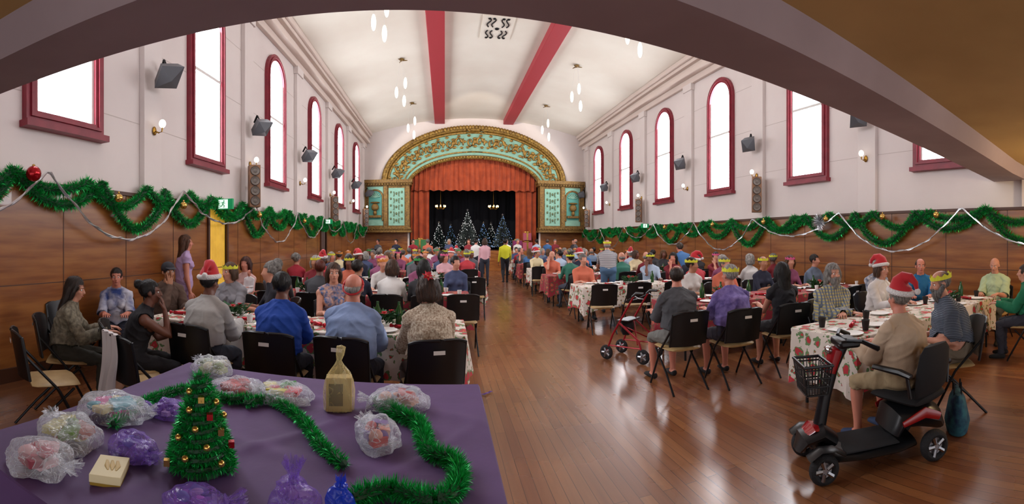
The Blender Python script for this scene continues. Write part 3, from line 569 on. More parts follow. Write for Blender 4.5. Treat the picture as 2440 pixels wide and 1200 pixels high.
def strands(c,f,n,ln,w=.0016):
    p=c[f]; ce=p.mean(1); nm=np.cross(p[:,2]-p[:,0],p[:,3]-p[:,1]); nm/=np.maximum(np.linalg.norm(nm,axis=1),1e-9)[:,None]
    i=nr.randint(0,len(f),n); o=ce[i]+nr.normal(size=(n,3))*.003; N_=nm[i]; d=np.tile([0,-.45,-1.],(n,1))+nr.normal(size=(n,3))*.22; top=ce[i][:,2]>.08; d[top]+=np.array([0,.9,0])*(ce[i][top][:,1:2]>.0)-np.array([0,.5,0])
    d-=N_*(d*N_).sum(1)[:,None]; d/=np.maximum(np.linalg.norm(d,axis=1),1e-6)[:,None]; s=np.cross(d,N_)*w; L=(ln*(.6+.8*nr.rand(n)))[:,None]
    return np.stack([o-d*L*.4-s+N_*.001,o-d*L*.4+s+N_*.001,o+d*L*.6+N_*(.002+.005*nr.rand(n))[:,None]],1).reshape(-1,3)
def hmesh(name,c,f,n,ln):
    t=strands(c,f,n,ln); me=bpy.data.meshes.new(name); o=len(c); me.from_pydata(np.vstack([c,t]).tolist(),[],f.tolist()+[(o+3*i,o+3*i+1,o+3*i+2) for i in range(n)]); me.materials.append(BLACK); me.polygons.foreach_set('use_smooth',[True]*len(me.polygons)); me.update(); return me
def hairmesh(st):
    if st in HS: return HS[st]
    g=G()
    if st=='bald': g.ell((0,-.03,-.015),(.081,.081,.045)); 
    elif st=='thin': g.ell((0,-.024,.026),(.081,.092,.082))
    else: g.ell((0,-.02,.036),(.085,.103,.092))
    if st in('bob','long'): 
        g.loft([(0,-.02,.08),(0,-.05,0),(0,-.06,-.09 if st=='bob' else -.12)]+([] if st=='bob' else [(0,-.1,-.25),(0,-.11,-.36)]),[(.06,.06),(.098,.075),(.092,.06)]+([] if st=='bob' else [(.085,.045),(.05,.025)]),0,14)
        for s in (-1,1): g.loft([(s*.06,.01,.06),(s*.085,.01,-.02),(s*.082,-.005,-.1)],[.02,.022,.018],0,8)
    if st=='curly':
        for i in range(40): a=rnd.random()*6.28; b=rnd.uniform(-.3,1.4); g.ell((.085*math.cos(a)*math.cos(b),-.03+.095*math.sin(a)*math.cos(b)-.01,.03+.09*math.sin(b)),(.03,.03,.03),0,8,5)
    if st=='bun': g.ell((0,-.12,.08),(.045,.045,.045))
    if st=='pony': g.loft([(0,-.1,.06),(0,-.15,.03),(0,-.15,-.1),(0,-.13,-.2)],[.025,.032,.03,.012],0,8)
    c,f=remesh(g,.009,1)
    m=(c[:,1]>.05)&(c[:,2]<.055); c[m,1]-=.05
    for i,p in enumerate(c): q=noise.noise(V((p[0]*55,p[1]*55,p[2]*18)))*.035; c[i]*=1+q
    HS[st]=hmesh('hair',c,f,{'long':5200,'bob':4200,'bald':1200}.get(st,3200),{'long':.07,'bob':.05,'curly':.02}.get(st,.03)); return HS[st]
def beardmesh():
    if 'beard' in HS: return HS['beard']
    g=G(); g.ell((0,.05,-.085),(.06,.05,.06)); g.loft([(-.07,0,-.01),(-.06,.04,-.07),(0,.085,-.1),(.06,.04,-.07),(.07,0,-.01)],.022,0,8,side=(0,0,1)); g.ell((0,.095,-.045),(.035,.012,.01)); g.loft([(0,.06,-.1),(0,.06,-.17)],[.045,.02],0,8)
    c,f=remesh(g,.009,1); HS['beard']=hmesh('beard',c,f,2200,.035); return HS['beard']
SANR=M('santa_felt','#b5121f',.85,sheen=.3); SANW=M('white_fleece','#e9e4e2',.95,bump=1,bscale=80)
brim=G().loft([(.09*math.cos(a),-.02+.107*math.sin(a),.06+.02*math.sin(a)) for a in [q*2*pi/24 for q in range(24)]],.024,0,10,closed=True,side=(0,0,1)).mesh('brim',[SANW])
scap=G().loft([(0,-.02,.05),(0,-.02,.1),(0,-.025,.14),(.015,-.05,.17),(.035,-.1,.175),(.055,-.14,.13),(.06,-.15,.08)],[(.09,.107),(.088,.1),(.072,.082),(.052,.06),(.036,.04),(.025,.025),(.015,.015)],0,16).mesh('cap',[SANR])
pomp=G().ell((.062,-.155,.06),(.028,.028,.028)).mesh('pompom',[SANW])
HBAND=G().loft([(.086*math.cos(a),-.03+.07*math.sin(a)*.9,.02+.075*math.sin(a)) for a in [q*2*pi/24 for q in range(24)]],.009,0,8,closed=True,side=(0,1,1)).mesh('headband',[M('red_band','#c02024',.5)])
cr=G(); n=40; cr.add([((.09+.004*(i%2))*math.cos(2*pi*i/n),-.018+(.108)*math.sin(2*pi*i/n),.04) for i in range(n)]+[((.094)*math.cos(2*pi*i/n),-.018+(.112)*math.sin(2*pi*i/n),.095 if i%4==0 else (.08 if i%2 else .07)) for i in range(n)],[(i,(i+1)%n,(i+1)%n+n,i+n) for i in range(n)]); CROWN={}
CRC={'yellow':'#d8d83a','pink':'#d85a8a','green':'#3a9a4a','orange':'#d88a3a'}
for k_,v_ in CRC.items(): CROWN[k_]=cr.mesh('crown',[M('tissue_paper_'+k_,v_,.8)],False)
fcap=G().ell((0,-.018,.05),(.09,.108,.085),0,16,10).loft([(0,.07,.055),(0,.12,.05),(0,.155,.04)],[(.07,.008),(.065,.006),(.04,.004)],0,12).mesh('cap',[M('dark_cap','#23232a',.85)])
eyeb=G().ell((0,0,0),(.0125,.009,.0095),0,12,8).mesh('eyeball',[EYEM]); irism=G().ell((0,.0075,0),(.0055,.003,.0055)).mesh('iris',[IRIS]); brow=G().loft([(-.017,0,-.001),(0,.004,.004),(.017,-.003,0)],.0032,0,6).mesh('eyebrow',[IRIS]); mouth=G().loft([(-.024,-.006,0),(-.01,.003,-.001),(.01,.003,-.001),(.024,-.006,0)],[.002,.0055,.0055,.002],0,6).mesh('mouth',[LIP])
def person(x,y,yaw,P,top,bot='#2a2a34',skin=0,hair=('short','#3a2a20'),hat=None,label='',near=False,z=0,sc=1,group=None,seat=True,shoe=None,beard=None,far=None,face=True):
    vox=.0105 if near else .019
    key=(tuple(sorted(P.items())),vox); 
    if key not in _bc:
        c,f,reg,HM=body(P,vox); me=arrmesh('body',c,f,[SKIN[0]]*4,reg); _bc[key]=(c,f,reg,HM,me)
    c,f,reg,HM,me=_bc[key]
    topm=top if not isinstance(top,str) else CL(top); botm=bot if not isinstance(bot,str) else CL(bot); shm=CL(shoe or '#1b1a1c')
    o=TH('person',label,'person',(x,y,z),yaw,group,me=me); o.scale=(sc,sc,sc)
    for i,m in enumerate((SKIN[skin],topm,botm,shm)):
        o.material_slots[i].link='OBJECT'; o.material_slots[i].material=m
    if near:
        vn=np.empty(len(c)*3); me.vertices.foreach_get('normal',vn); vn=vn.reshape(-1,3); hz=.93 if P.get('stand') else .565
        for q,nm,m,off in ((2,'trousers' if P.get('legs','pants')=='pants' else 'shorts',botm,.010),(1,'shirt' if P.get('legs')!='dress' else 'dress',topm,.011)):
            ff=f[reg==q]
            if len(ff)==0: continue
            ids,inv=np.unique(ff,return_inverse=True); cc=c[ids].copy(); nn=vn[ids]; bag=P.get('bag',1)*(.024 if q==1 and P.get('legs')!='dress' else 0)
            def fold(p):
                a=1-abs(noise.noise(V((p[0]*7+x*3,p[1]*7,p[2]*11+abs(p[0])*9))))*2.2
                return max(0,a)**3*.010+noise.noise(V((p[0]*17,p[1]*17+x,p[2]*22)))*.003-.002
            dz=np.array([fold(p)+bag*math.exp(-((p[2]-hz-.14)/.15)**2) for p in cc]); cc+=nn*np.maximum(off+dz,.004)[:,None]
            s=OB(nm,arrmesh(nm,cc,inv.reshape(-1,4),[m]),o); sd=s.modifiers.new('thick','SOLIDIFY'); sd.thickness=.004
    def hp(nm,me,mat=None,T=Matrix(),par=None,**k):
        h=OB(nm,me,o if par is None else par,**k); 
        if par is None: h.matrix_local=HM@T
        else: h.matrix_local=T
        if mat: h.material_slots[0].link='OBJECT'; h.material_slots[0].material=mat
        return h
    if hair: hp('hair',hairmesh(hair[0]),HAIR(hair[1]))
    if beard: hp('beard',beardmesh(),HAIR(beard))
    if hat=='santa': s=hp('santa_hat',scap); hp('brim',brim,par=s); hp('pompom',pomp,par=s)
    elif hat=='cap': hp('cap',fcap)
    elif hat=='band': hp('headband',HBAND)
    elif hat=='flower':
        for dx in (-.035,.02): hp('hair_flower',CFL,WHITE if dx>0 else None,T=Matrix.Translation((dx,-.1,.09))@Matrix.Rotation(1.0,4,'X'))
    elif hat in CROWN: hp('paper_crown',CROWN[hat])
    if near and face:
        for s in (-1,1):
            e=hp('eye',eyeb,T=Matrix.Translation((s*.03,.077,.004))); hp('iris',irism,par=e); hp('eyebrow',brow,HAIR(hair[1]) if hair else None,T=Matrix.Translation((s*.03,.091,.026)))
        if not beard: hp('mouth',mouth,T=Matrix.Translation((0,.094,-.06)))
    if seat: chair(x,y,yaw,far=(not near) if far is None else far)
    return o
# left front table group
tblL=[(-3.15,-1.5,4.12,4.97),(-1.48,.2,4.12,4.97)]
for i,(a,b,c_,d_) in enumerate(tblL): table(a,b,c_,d_,FLOR,'long table with white and red poinsettia christmas tablecloth',i); dress_table(a,b,c_,d_,6)
YN=3.72
person(-2.18,YN,-4,dict(lean=.2,sl=.95,hyaw=-8,fat=1.15,pitch=.15),CL('#a4a19d'),'#3b3f4a',2,('short','#1c1614'),'santa','person in long-sleeved grey shirt and red santa hat seated at table',True,face=False)
person(-1.42,YN,0,dict(lean=.16,sl=.42,hyaw=6,fat=1.12,pitch=.1),CL('#12409a'),'#20242e',2,('short','#14100e'),None,'person in royal blue polo shirt seated with back turned',True,face=False)
person(-.78,YN,-6,dict(lean=.18,sl=.9,hyaw=4,fat=1.2,pitch=.1),CL('#8296bd'),'#2a2d3a',1,('bald','#b9b4ae'),'band','balding person in light blue shirt seated with back turned',True,face=False)
person(-.12,YN,14,dict(lean=.2,sl=.8,hyaw=10,fem=1,fat=1.12,pitch=.2),CL('#cfc3ae','#8f7660',70),'#4a3a34',0,('bob','#4a2e1e'),'flower','person in cream crochet top with flowers in brown hair',True,face=False)
person(-2.66,3.28,-52,dict(lean=.3,sl=0,hyaw=-5,fem=1,armR='chin',legs='dress'),CL('#17161c'),'#15151a',2,('bun','#120e0e'),None,'person in black sleeveless top resting chin on hand',True,sc=.95)
person(-3.35,3.05,-50,dict(lean=.18,sl=.9,hyaw=-10,fem=1,pitch=.2),CL('#5d574a','#8b8471',26),'#3a3830',0,('long','#3a2a22'),None,'person in mottled olive long-sleeved top leaning to the table',True,sc=.94)
person(-3.85,4.35,-140,dict(lean=.15,sl=.45,fem=1),CL('#2a3f7c','#d8d8e0',5),'#262a3a',1,('pony','#2e1d16'),None,'girl in blue and white sports jersey seated at table end',True,sc=.95)
person(-3.5,4.95,-125,dict(lean=.22,sl=.9,armR='chin',fat=1.12),CL('#5b473c'),'#2c2624',3,('short','#2a211c'),'cap','person in brown jacket and cap with hand at mouth',True)
person(-2.72,5.38,178,dict(lean=.22,sl=.85,fem=1,hyaw=-20),CL('#8d8c92'),'#303038',0,('bob','#6a4a32'),'yellow','person in grey top and yellow paper crown at table',True)
person(-2.15,5.42,120,dict(lean=.15,sl=.4,fem=1,hyaw=10),CL('#22222c'),'#2a2a30',0,('curly','#8b8680'),None,'person with curly grey hair and dark top at table')
person(-1.36,5.42,-160,dict(lean=.1,sl=0,fem=1),CL('#c9a08e','#3f5f8f',30),'#40506a',0,('long','#5a3a24'),None,'person with long brown hair and patterned top at table',True)
person(-3.95,6.1,-50,dict(stand=1,sl=.1,fem=1,legs='dress',lean=.04,armR='side',armL='side'),CL('#b398c0'),'#b398c0',1,('long','#6a4026'),None,'person standing in lilac dress with long brown hair',True,seat=False,face=False)
person(-3.3,7.0,165,dict(lean=.05,sl=.3,fem=1,armR='hold',armL='hold',hyaw=10),CL('#d1a9a2'),'#3a3a44',1,('long','#5c2a1c'),None,'person in pink top with auburn hair holding a baby')
person(-3.13,6.78,175,dict(lean=0,sl=.9,armR='lap',armL='lap'),CL('#e6dfe0'),'#e6dfe0',1,('thin','#7a4a2c'),None,'baby in white clothes held upright against the shoulder',z=.58,sc=.42,seat=False)
g=G(); g.grid(lambda u,v:(-.15+.26*u+.03*math.sin(v*5)+.03*v*math.sin(u*9),-.36-.025*math.sin(u*19)*(.3+v)-.02*v,.895-.55*v-.10*v*math.sin(u*4+1)),28,18); g.grid(lambda u,v:(-.15+.26*u,-.36+.1*v+.01*math.sin(u*19),.895+.015*math.sin(v*3)-.12*v*v),20,6)
TH('cardigan','white cardigan draped over a chair backrest','clothing',(-2.28,2.98,0),-22,me=g.mesh('cardigan',[CL('#cfc8c8')])); chair(-2.28,2.98,-22,lab='black stacking chair with a white cardigan over it')
chair(-3.95,3.7,-100); chair(-2.95,2.5,-30)
cols=['#7a1f2a','#c8c4c0','#23283c','#b03038','#3f6a9c','#5a5a60','#d0a0a8','#2f6b5a','#a8b8cc','#e0dcd8','#3a3a3e','#8a4a6a','#c86a50','#6a7a90','#9a2030','#404a6a','#d8c8a0']
cn={'#7a1f2a':'maroon','#c8c4c0':'pale grey','#23283c':'navy','#b03038':'red','#3f6a9c':'blue','#5a5a60':'grey','#d0a0a8':'pink','#2f6b5a':'green','#a8b8cc':'light blue','#e0dcd8':'white','#3a3a3e':'black','#8a4a6a':'plum','#c86a50':'coral','#6a7a90':'slate blue','#9a2030':'crimson','#404a6a':'dark blue','#d8c8a0':'cream'}
hairs=[('short','#2a1e18','dark hair'),('short','#8b8680','grey hair'),('bald','#a8a29a','bald head'),('bob','#c8c2ba','white hair'),('bob','#5a3a24','brown hair'),('long','#1c1412','long black hair'),('long','#7a5230','long fair hair'),('curly','#9a948c','curly grey hair'),('thin','#6a625a','thinning hair')]
SP=[dict(lean=.12),dict(lean=.25,hyaw=25,sl=.9),dict(lean=.05,hyaw=-35,armR='chin'),dict(lean=.18,hyaw=-15,fem=1),dict(lean=.1,hyaw=40,fem=1,armL='lap'),dict(lean=.15,fat=1.25,sl=.45,hyaw=10)]
def rp(x,y,yaw,col=None,hr=None,hat=0,grp='seated diners'):
    c_=col or rnd.choice(cols); h=hr or rnd.choice(hairs)
    if hat==0: hat=rnd.choice([None,None,None,'santa','yellow','yellow','pink','green','orange']) if rnd.random()<.75 else None
    ht={'santa':', santa hat'}.get(hat,', %s paper crown'%hat if hat else '')
    person(x,y,yaw+rnd.uniform(-12,12),rnd.choice(SP),c_,rnd.choice(['#23252e','#3a3f4c','#5a5040']),rnd.choice([0,0,1,3,2]),(h[0],h[1]),hat,'person seated, %s top, %s%s'%(cn.get(c_,'patterned'),h[2],ht),group=grp)
def row(x0,x1,y0,mat,seed,near,farx,emp=()):
    n=max(1,round((x1-x0)/1.9)); w=(x1-x0)/n
    for i in range(n): table(x0+w*i+.01,x0+w*(i+1)-.01,y0,y0+.85,mat,'long table with christmas cloth and table decorations',seed+i); dress_table(x0+w*i,x0+w*(i+1),y0,y0+.85,6)
    for a in near: rp(a[0],y0-.38+(a[4] if len(a)>4 else 0),0,*a[1:4])
    for a in farx: rp(a[0],y0+1.25,180,*a[1:4])
    for e in emp: chair(e,y0-.3+rnd.uniform(-.1,.1),rnd.uniform(-10,10),far=y0>11)
H=hairs
row(-3.2,.4,6.95,FLORR,10,[(-2.55,'#5a5a60',H[1],None),(-1.9,'#3a3a3e',('short','#7a3420','auburn hair'),None),(-1.3,'#23283c',H[0],None),(-.78,'#e0dcd8',H[4],None),(-.3,'#3a3a3e',H[5],None)],[(-2.4,'#7a1f2a',H[3]),(-1.75,),(-1.1,),(-.45,),(.2,)],(.25,))
row(-3.3,.9,9.75,FLOR,20,[(-2.6,'#b03038',H[1],'santa'),(-2.0,),(-1.35,),(-3.2,)],[(-2.8,),(-2.1,),(-1.4,),(-.7,),(0.0,'#d0a0a8',H[4],'pink')],(0,.62,-.6))
row(-3.5,1.0,12.6,FLORR,30,[(-2.9,),(-2.2,),(-1.5,),(-.8,),(-.1,),(.6,)],[(-3,),(-2.2,),(-1.4,),(-.6,),(.2,),(.8,)])
row(-3.5,1.0,15.4,FLOR,40,[(-2.9,),(-2.2,),(-1.4,),(-.7,),(.0,),(.7,)],[(-2.8,),(-1.9,),(-1.1,),(-.3,),(.5,)])
row(-3.5,1.0,18.2,FLORR,50,[(-2.9,),(-2.1,),(-1.4,),(-.6,),(.1,)],[(-2.8,),(-1.9,),(-1.1,),(-.3,),(.5,)])
row(2.95,7.1,5.2,FLORR,60,[],[(3.9,'#c8c4c0',H[0],'yellow'),(4.55,'#c86a50',H[1],'yellow'),(5.4,),(6.1,),(6.8,)],(5.0,5.9,6.7))
row(2.5,7.1,8.0,FLOR,70,[(4.75,'#b03038',H[1],'santa'),(5.4,),(6.1,),(6.8,)],[(2.9,),(4.5,),(5.1,),(6.3,)],(2.75,3.45,4.1))
row(2.5,7.1,10.8,FLORR,80,[(3.0,'#2f6b5a',H[0],'yellow'),(4.3,),(4.95,),(6.5,)],[(2.9,),(3.7,),(4.5,),(5.4,),(6.3,)],(5.6,))
row(2.6,7.1,13.5,FLOR,90,[(3.4,'#a8b8cc',H[0],None),(4.1,),(4.9,),(5.7,),(6.5,)],[(3,),(3.8,),(4.7,),(5.5,),(6.3,)],(2.8,))
row(2.7,7.1,16.2,FLORR,100,[(3.0,),(3.7,),(4.5,),(5.3,),(6.1,)],[(3,),(3.8,),(4.7,),(5.5,),(6.3,)])
row(2.8,7.1,18.9,FLOR,110,[(3.1,),(3.9,),(4.7,),(5.5,),(6.3,)],[(3.2,),(4.2,),(5.2,),(6.2,)])
person(2.5,4.42,0,dict(lean=.12,sl=.45,hyaw=-25,fat=1.15,legs='shorts'),CL('#45464a'),'#6a6a66',1,('thin','#3a2c24'),None,'person in dark grey t-shirt and shorts seated back turned',True,face=False)
person(3.12,4.25,-4,dict(lean=.15,sl=.45,hyaw=12,fat=1.25,legs='shorts'),CL('#4a3a78','#8878b8',9),'#2c2a3a',1,('short','#c0bab2'),'yellow','person in purple tie-dye shirt and yellow paper crown',True,face=False)
person(3.88,4.2,-10,dict(lean=.12,sl=.1,fem=1,legs='dress'),CL('#121218'),'#121218',0,('long','#14100f'),None,'person in black dress with long black hair seated',True,face=False)
table(3.12,4.85,2.45,3.28,FLOR,'table with white and red poinsettia cloth hanging at corners',3,.42); table(4.87,6.6,2.45,3.28,FLOR,'table with white and red poinsettia cloth hanging at corners',4,.42)
dress_table(4.9,6.6,2.45,3.28,4,CUPB,'black takeaway cup on the christmas tablecloth')
for x,y in ((3.35,3.05),(3.5,2.62),(3.95,2.95)): item('paper_cup','black takeaway coffee cup on the christmas tablecloth','cup',CUPB,x,y,grp='black cups')
for x,y in ((3.75,2.68),(4.35,3.05),(3.25,2.6)): item('plate','white plate set on the tablecloth','plate',PLATE,x,y,grp='table plates')
for x,y in ((3.3,2.82),(4.1,2.7)): item('napkin','crumpled white paper napkin on the tablecloth','napkin',NAP,x,y,grp='napkins')
item('christmas_cracker','red foil christmas cracker on the tablecloth','cracker',CRK,3.6,2.86,yaw=30,grp='christmas crackers')
PL=plaid('grey_yellow_plaid','#8f9294','#c3b56a','#5f6a78')
person(4.15,3.62,160,dict(lean=.12,sl=.95,armR='cross',armL='cross',fat=1.2),PL,'#3a3a40',0,('long','#a7a29c'),None,'long-haired bearded person in plaid shirt with folded arms',True,beard='#aaa6a0')
person(5.2,3.66,175,dict(lean=.15,sl=.6,fem=1),CL('#dcd8d6'),'#3a3a40',0,('bob','#5a3a24'),'santa','person in white top and red santa hat at table',True)
person(6.1,4.35,150,dict(lean=.12,sl=.6,fem=1),CL('#5a6478','#c8c8d0',18),'#3a3a40',0,('curly','#c9c4be'),None,'person with curly white hair and patterned top')
person(6.3,3.62,120,dict(lean=.15,sl=.45,hyaw=10),CL('#1f6a9a'),'#2a2a34',1,('thin','#3c302a'),None,'person in teal blue shirt seated at table',True)
person(7.0,2.6,95,dict(lean=.12,sl=.45,fat=1.2,pitch=.25),CL('#aebf98'),'#3a3a34',0,('bald','#6a5a4c'),None,'person in pale green shirt looking down at table',True)
person(6.05,1.78,10,dict(lean=.12,sl=.6,fat=1.15),CL('#0f6a48'),'#2a2a34',0,('short','#4a3a30'),None,'person in green top seated at the table',True,face=False,sc=.96)
person(3.95,1.93,42,dict(lean=.22,sl=.45,fat=1.3,armR='lap',armL='lap',pitch=.2,hyaw=12),stripes('dark_striped_polo','#2c3440','#6a7484',22),'#6a5f50',0,('thin','#8f8a84'),'yellow','bearded person in dark striped polo and yellow paper crown',True,beard='#8f8a84')
santa=person(3.05,1.92,-6,dict(lean=.12,sl=.85,fat=1.25,hyaw=-5,legs='shorts',spread=.16),CL('#b39c84'),'#9a8666',1,('short','#a8a098'),'santa','person in beige shirt and santa hat seated on mobility scooter',True,seat=False,face=False,shoe='#2a3a5a',sc=.95)
ST1=dict(stand=1,lean=.04,armR='side',armL='side'); ST2=dict(stand=1,lean=.04,armR='swing',armL='side',walk=1,sl=.9); ST3=dict(stand=1,lean=.7,armR='reach',armL='reach',sl=.45); ST4=dict(stand=1,lean=.05,armR='hold',armL='side',sl=.9,fem=1)
person(2.3,17.2,0,ST2,'#c6c424','#1c1e24',2,('short','#1a1412'),None,'person in bright yellow jacket walking up the aisle',seat=False)
person(3.62,9.6,-15,dict(stand=1,lean=.5,armR='reach',armL='reach',sl=.45,fat=1.2),stripes('navy_white_stripe','#b8b4b4','#1f2433',14),'#4a6a8a',0,('bald','#a8a29a'),'yellow','person in striped shirt and jeans bending over a table',seat=False)
person(5.75,9.65,5,ST3,'#3f6a9c','#2c2f3c',1,('short','#5a4a3c'),None,'person in blue shirt bending over a table',seat=False)
for x,y,yaw,c_,h,P_ in ((1.45,16.4,0,'#d0a0a8',H[4],ST4),(-.75,19.9,10,'#c86a50',H[1],ST1),(4.3,20.9,20,'#a8b8cc',H[0],ST1),(4.85,21.1,-20,'#3f6a9c',H[8],ST4),(6.3,21.2,60,'#5a5a60',H[2],ST1),(6.5,22.2,120,'#3a3a3e',H[0],ST4),(1.1,20.8,170,'#7a1f2a',H[4],ST4),(2.9,21.3,190,'#e0dcd8',H[1],ST1),(2.0,22.1,160,'#23283c',H[0],ST4),(-1.5,21.3,-160,'#9a2030',H[0],ST1),(.2,21.9,180,'#404a6a',H[3],ST4),(3.6,22.3,200,'#c8c4c0',H[7],ST1),(-2.4,22.3,160,'#23283c',H[0],ST1),(1.3,19.1,-30,'#e0dcd8',H[0],ST2),(5.6,22.6,180,'#7a1f2a',H[1],ST1),(-3.2,21.6,150,'#5a5a60',H[0],ST4)):
    person(x,y,yaw,P_,c_,'#2c2f3c',rnd.choice([0,1,3]),(h[0],h[1]),None,'person standing in %s top with %s'%(cn[c_],h[2]),seat=False,group='standing guests')
# ---------------------------------------------------------------- stage trees, chandeliers, boxes
def xtree(x,y,h,c,lit,lab):
    o=TH('christmas_tree',lab,'christmas tree',(x,y,1.1)); n=int(1500*h); g=G()
    g.loft([(0,0,0),(0,0,h*.97)],[.04,.01],1,6)
    for i in range(n):
        t=rnd.random()**1.5; z=.12*h+.86*h*t; R=h*.33*(1-t)+.03; R*=.75+.25*abs(math.sin(t*26)); a=rnd.random()*6.283; r=R*(.55+.45*rnd.random()); p=V((r*math.cos(a),r*math.sin(a),z-.12*r)); q=V((rnd.gauss(0,1),rnd.gauss(0,1),rnd.gauss(0,1))).normalized()*.035
        g.add([p*1,p+q,V((p.x*.6,p.y*.6,z))],[(0,1,2)],0)
    OB('branches',g.mesh('br',[c,DMET],False),o); g=G()
    for i in range(int(55*h)):
        t=rnd.random()**1.4; z=.12*h+.85*h*t; R=h*.33*(1-t)+.03; a=pi+rnd.random()*pi; g.ell((R*math.cos(a),R*math.sin(a),z-.1*R),(.011,.011,.011),0,5,3)
    L=OB('fairy_lights',g.mesh('l',[lit]),o,kind='stuff'); g=G()
    for i in range(5): a=pi/2+i*1.2566; g.add([(0,-.02,h),(.03*math.cos(a-.6),0,h+.03*math.sin(a-.6)),(.09*math.cos(a),0,h+.09*math.sin(a)),(.03*math.cos(a+.6),0,h+.03*math.sin(a+.6))],[(0,1,2,3)])
    OB('star',g.mesh('s',[SILV],False),o)
FRO=M('frosted_branches','#66706e',.5,var='#2a3a36',scale=20); BLU=M('dark_branches','#14221f',.5,var='#2c403c',scale=20); LW=M('white_fairy_light','#ffffff',.3,emit=1.6); LB=M('blue_fairy_light','#8ab4f0',.3,emit=1.4)
for a in ((1.3,26,2.3,FRO,LW,'tall frosted christmas tree with white fairy lights'),(-.35,26.4,1.6,BLU,LW,'small dark christmas tree with white lights'),(.35,27.4,1.5,BLU,LB,'small dark christmas tree with blue lights'),(2.3,26.9,1.6,BLU,LB,'dark christmas tree with blue fairy lights'),(3.35,26.1,2.05,FRO,LB,'frosted christmas tree with blue fairy lights'),(2.85,27.9,1.6,BLU,LW,'small dark christmas tree with white lights')): xtree(*a)
for x in (-.25,2.85):
    o=TH('chandelier','small brass chandelier with glowing candle bulbs above the stage','chandelier',(x,26.5,3.6)); g=G(); g.loft([(0,0,0),(0,0,3.1)],.012,0,6); g.ell((0,0,0),(.06,.06,.12)); b=G().ell((0,0,.06),(.03,.03,.06),0,8,5).mesh('bulb',[WARM])
    for i in range(8): a=i*.785; g.loft([(0,0,-.05),(.15*math.cos(a),.15*math.sin(a),-.12),(.28*math.cos(a),.28*math.sin(a),0)],.014,0,6); OB('bulb',b,o,(.28*math.cos(a),.28*math.sin(a),0))
    OB('frame',g.mesh('fr',[BRASS]),o)
def gbox(x,y,z,w,d,h,c,lab):
    o=TH('gift_box',lab,'gift box',(x,y,z)); OB('box',G().box((-w/2,-d/2,0),(w/2,d/2,h)).mesh('b',[CL(c)]),o,bevel=.01); OB('ribbon',G().box((-w/2-.01,-.05,0),(w/2+.01,.05,h+.01)).box((-.05,-d/2-.01,0),(.05,d/2+.01,h+.01)).ell((-.07,0,h+.05),(.09,.04,.05)).ell((.07,0,h+.05),(.09,.04,.05)).mesh('r',[GOLDB]),o)
gbox(3.95,24.55,1.1,.5,.4,.55,'#7a2a5a','plum gift box with ribbon on the stage edge'); gbox(4.5,24.6,1.1,.55,.4,.45,'#b0566a','pink gift box with ribbon on the stage edge'); gbox(4.5,24.6,1.66,.45,.35,.4,'#b0566a','pink gift box stacked on another gift box'); gbox(-1.35,24.55,1.1,.9,.4,.6,'#3f7a4a','green gift box with ribbon on the stage edge')
# ---------------------------------------------------------------- foreground purple gift table
TX0,TX1,TY0,TY1=-1.72,.2,.95,2.72
o=TH('gift_table','table covered with a plain purple cloth holding gifts','table',(0,0,0))
g=G(); N=260; w,d=TX1-TX0,TY1-TY0; per=2*(w+d)
def pt(s,off):
    s%=per
    if s<w: return (TX0+s,TY0-off)
    s-=w
    if s<d: return (TX1+off,TY0+s)
    s-=d
    if s<w: return (TX1-s,TY1+off)
    return (TX0-off,TY1-(s-w))
vs=[]
for r in range(9):
    t=max(0,r-1)/7
    for i in range(N):
        s=per*i/N; x,y=pt(s,0 if r==0 else .006+t*(.035+.03*math.sin(s*11)+.015*math.sin(s*23))); vs.append((x,y,.76 if r==0 else .755-.5*t))
fs=[(r*N+i,r*N+(i+1)%N,(r+1)*N+(i+1)%N,(r+1)*N+i) for r in range(8) for i in range(N)]; g.add(vs,fs)
g.grid(lambda u,v:(TX0+w*u,TY0+d*v,.76+(.010*max(0,math.sin(u*11+v*17+2*math.sin(u*5)))**8+.012*max(0,math.sin(u*19-v*7+1+math.sin(v*6)))**10)*math.sin(pi*u)**.3*math.sin(pi*v)**.3),110,100)
OB('tablecloth',g.mesh('cl',[PURPLE]),o); OB('tabletop',G().box((TX0+.01,TY0+.01,.72),(TX1-.01,TY1-.01,.752)).mesh('t',[WHITE]),o)
for x in (TX0+.15,TX1-.15):
    for y in (TY0+.12,TY1-.12): OB('leg',G().loft([(x,y,.72),(x,y,0)],.018,0,8,cap=0).mesh('leg',[DMET]),o)
def at(px,py,z=.765):
    r=1080*(EYE-z)/(py-574); t=(px-1060)/1080; return (r*math.sin(t),r*math.cos(t),z)
tp=at(478,1115); o=TH('tabletop_christmas_tree','small green tinsel tabletop tree with gold baubles','christmas tree',tp)
pts=[]; hh=.33
for i in range(260): t=i/259; a=t*11*2*pi; r=.108*(1-t)**.8+.006; pts.append((r*math.cos(a),r*math.sin(a),.02+hh*t))
OB('tinsel',tinsel(pts,.04,2800,.003,.3).mesh('tt',[TINS,TINSD],False),o); OB('core',G().loft([(0,0,0),(0,0,.31)],[.09,.01],0,16).mesh('co',[TINSD]),o)
for i in range(14):
    t=.1+.8*(i/14); a=-1.9+1.9*((i*.618)%1)*1.4-.2; r=.130*(1-t)**.8+.02
    if i%3: OB('bauble',G().ell((0,0,0),(.013,.013,.013),0,14,10).mesh('b',[GOLDB]),o,(r*math.cos(a),r*math.sin(a),.02+hh*t))
    else: OB('gift_ornament',G().box((-.011,-.011,-.011),(.011,.011,.011)).mesh('b',[REDG if i%2 else GOLDB]),o,(r*math.cos(a),r*math.sin(a),.02+hh*t),yaw=30)
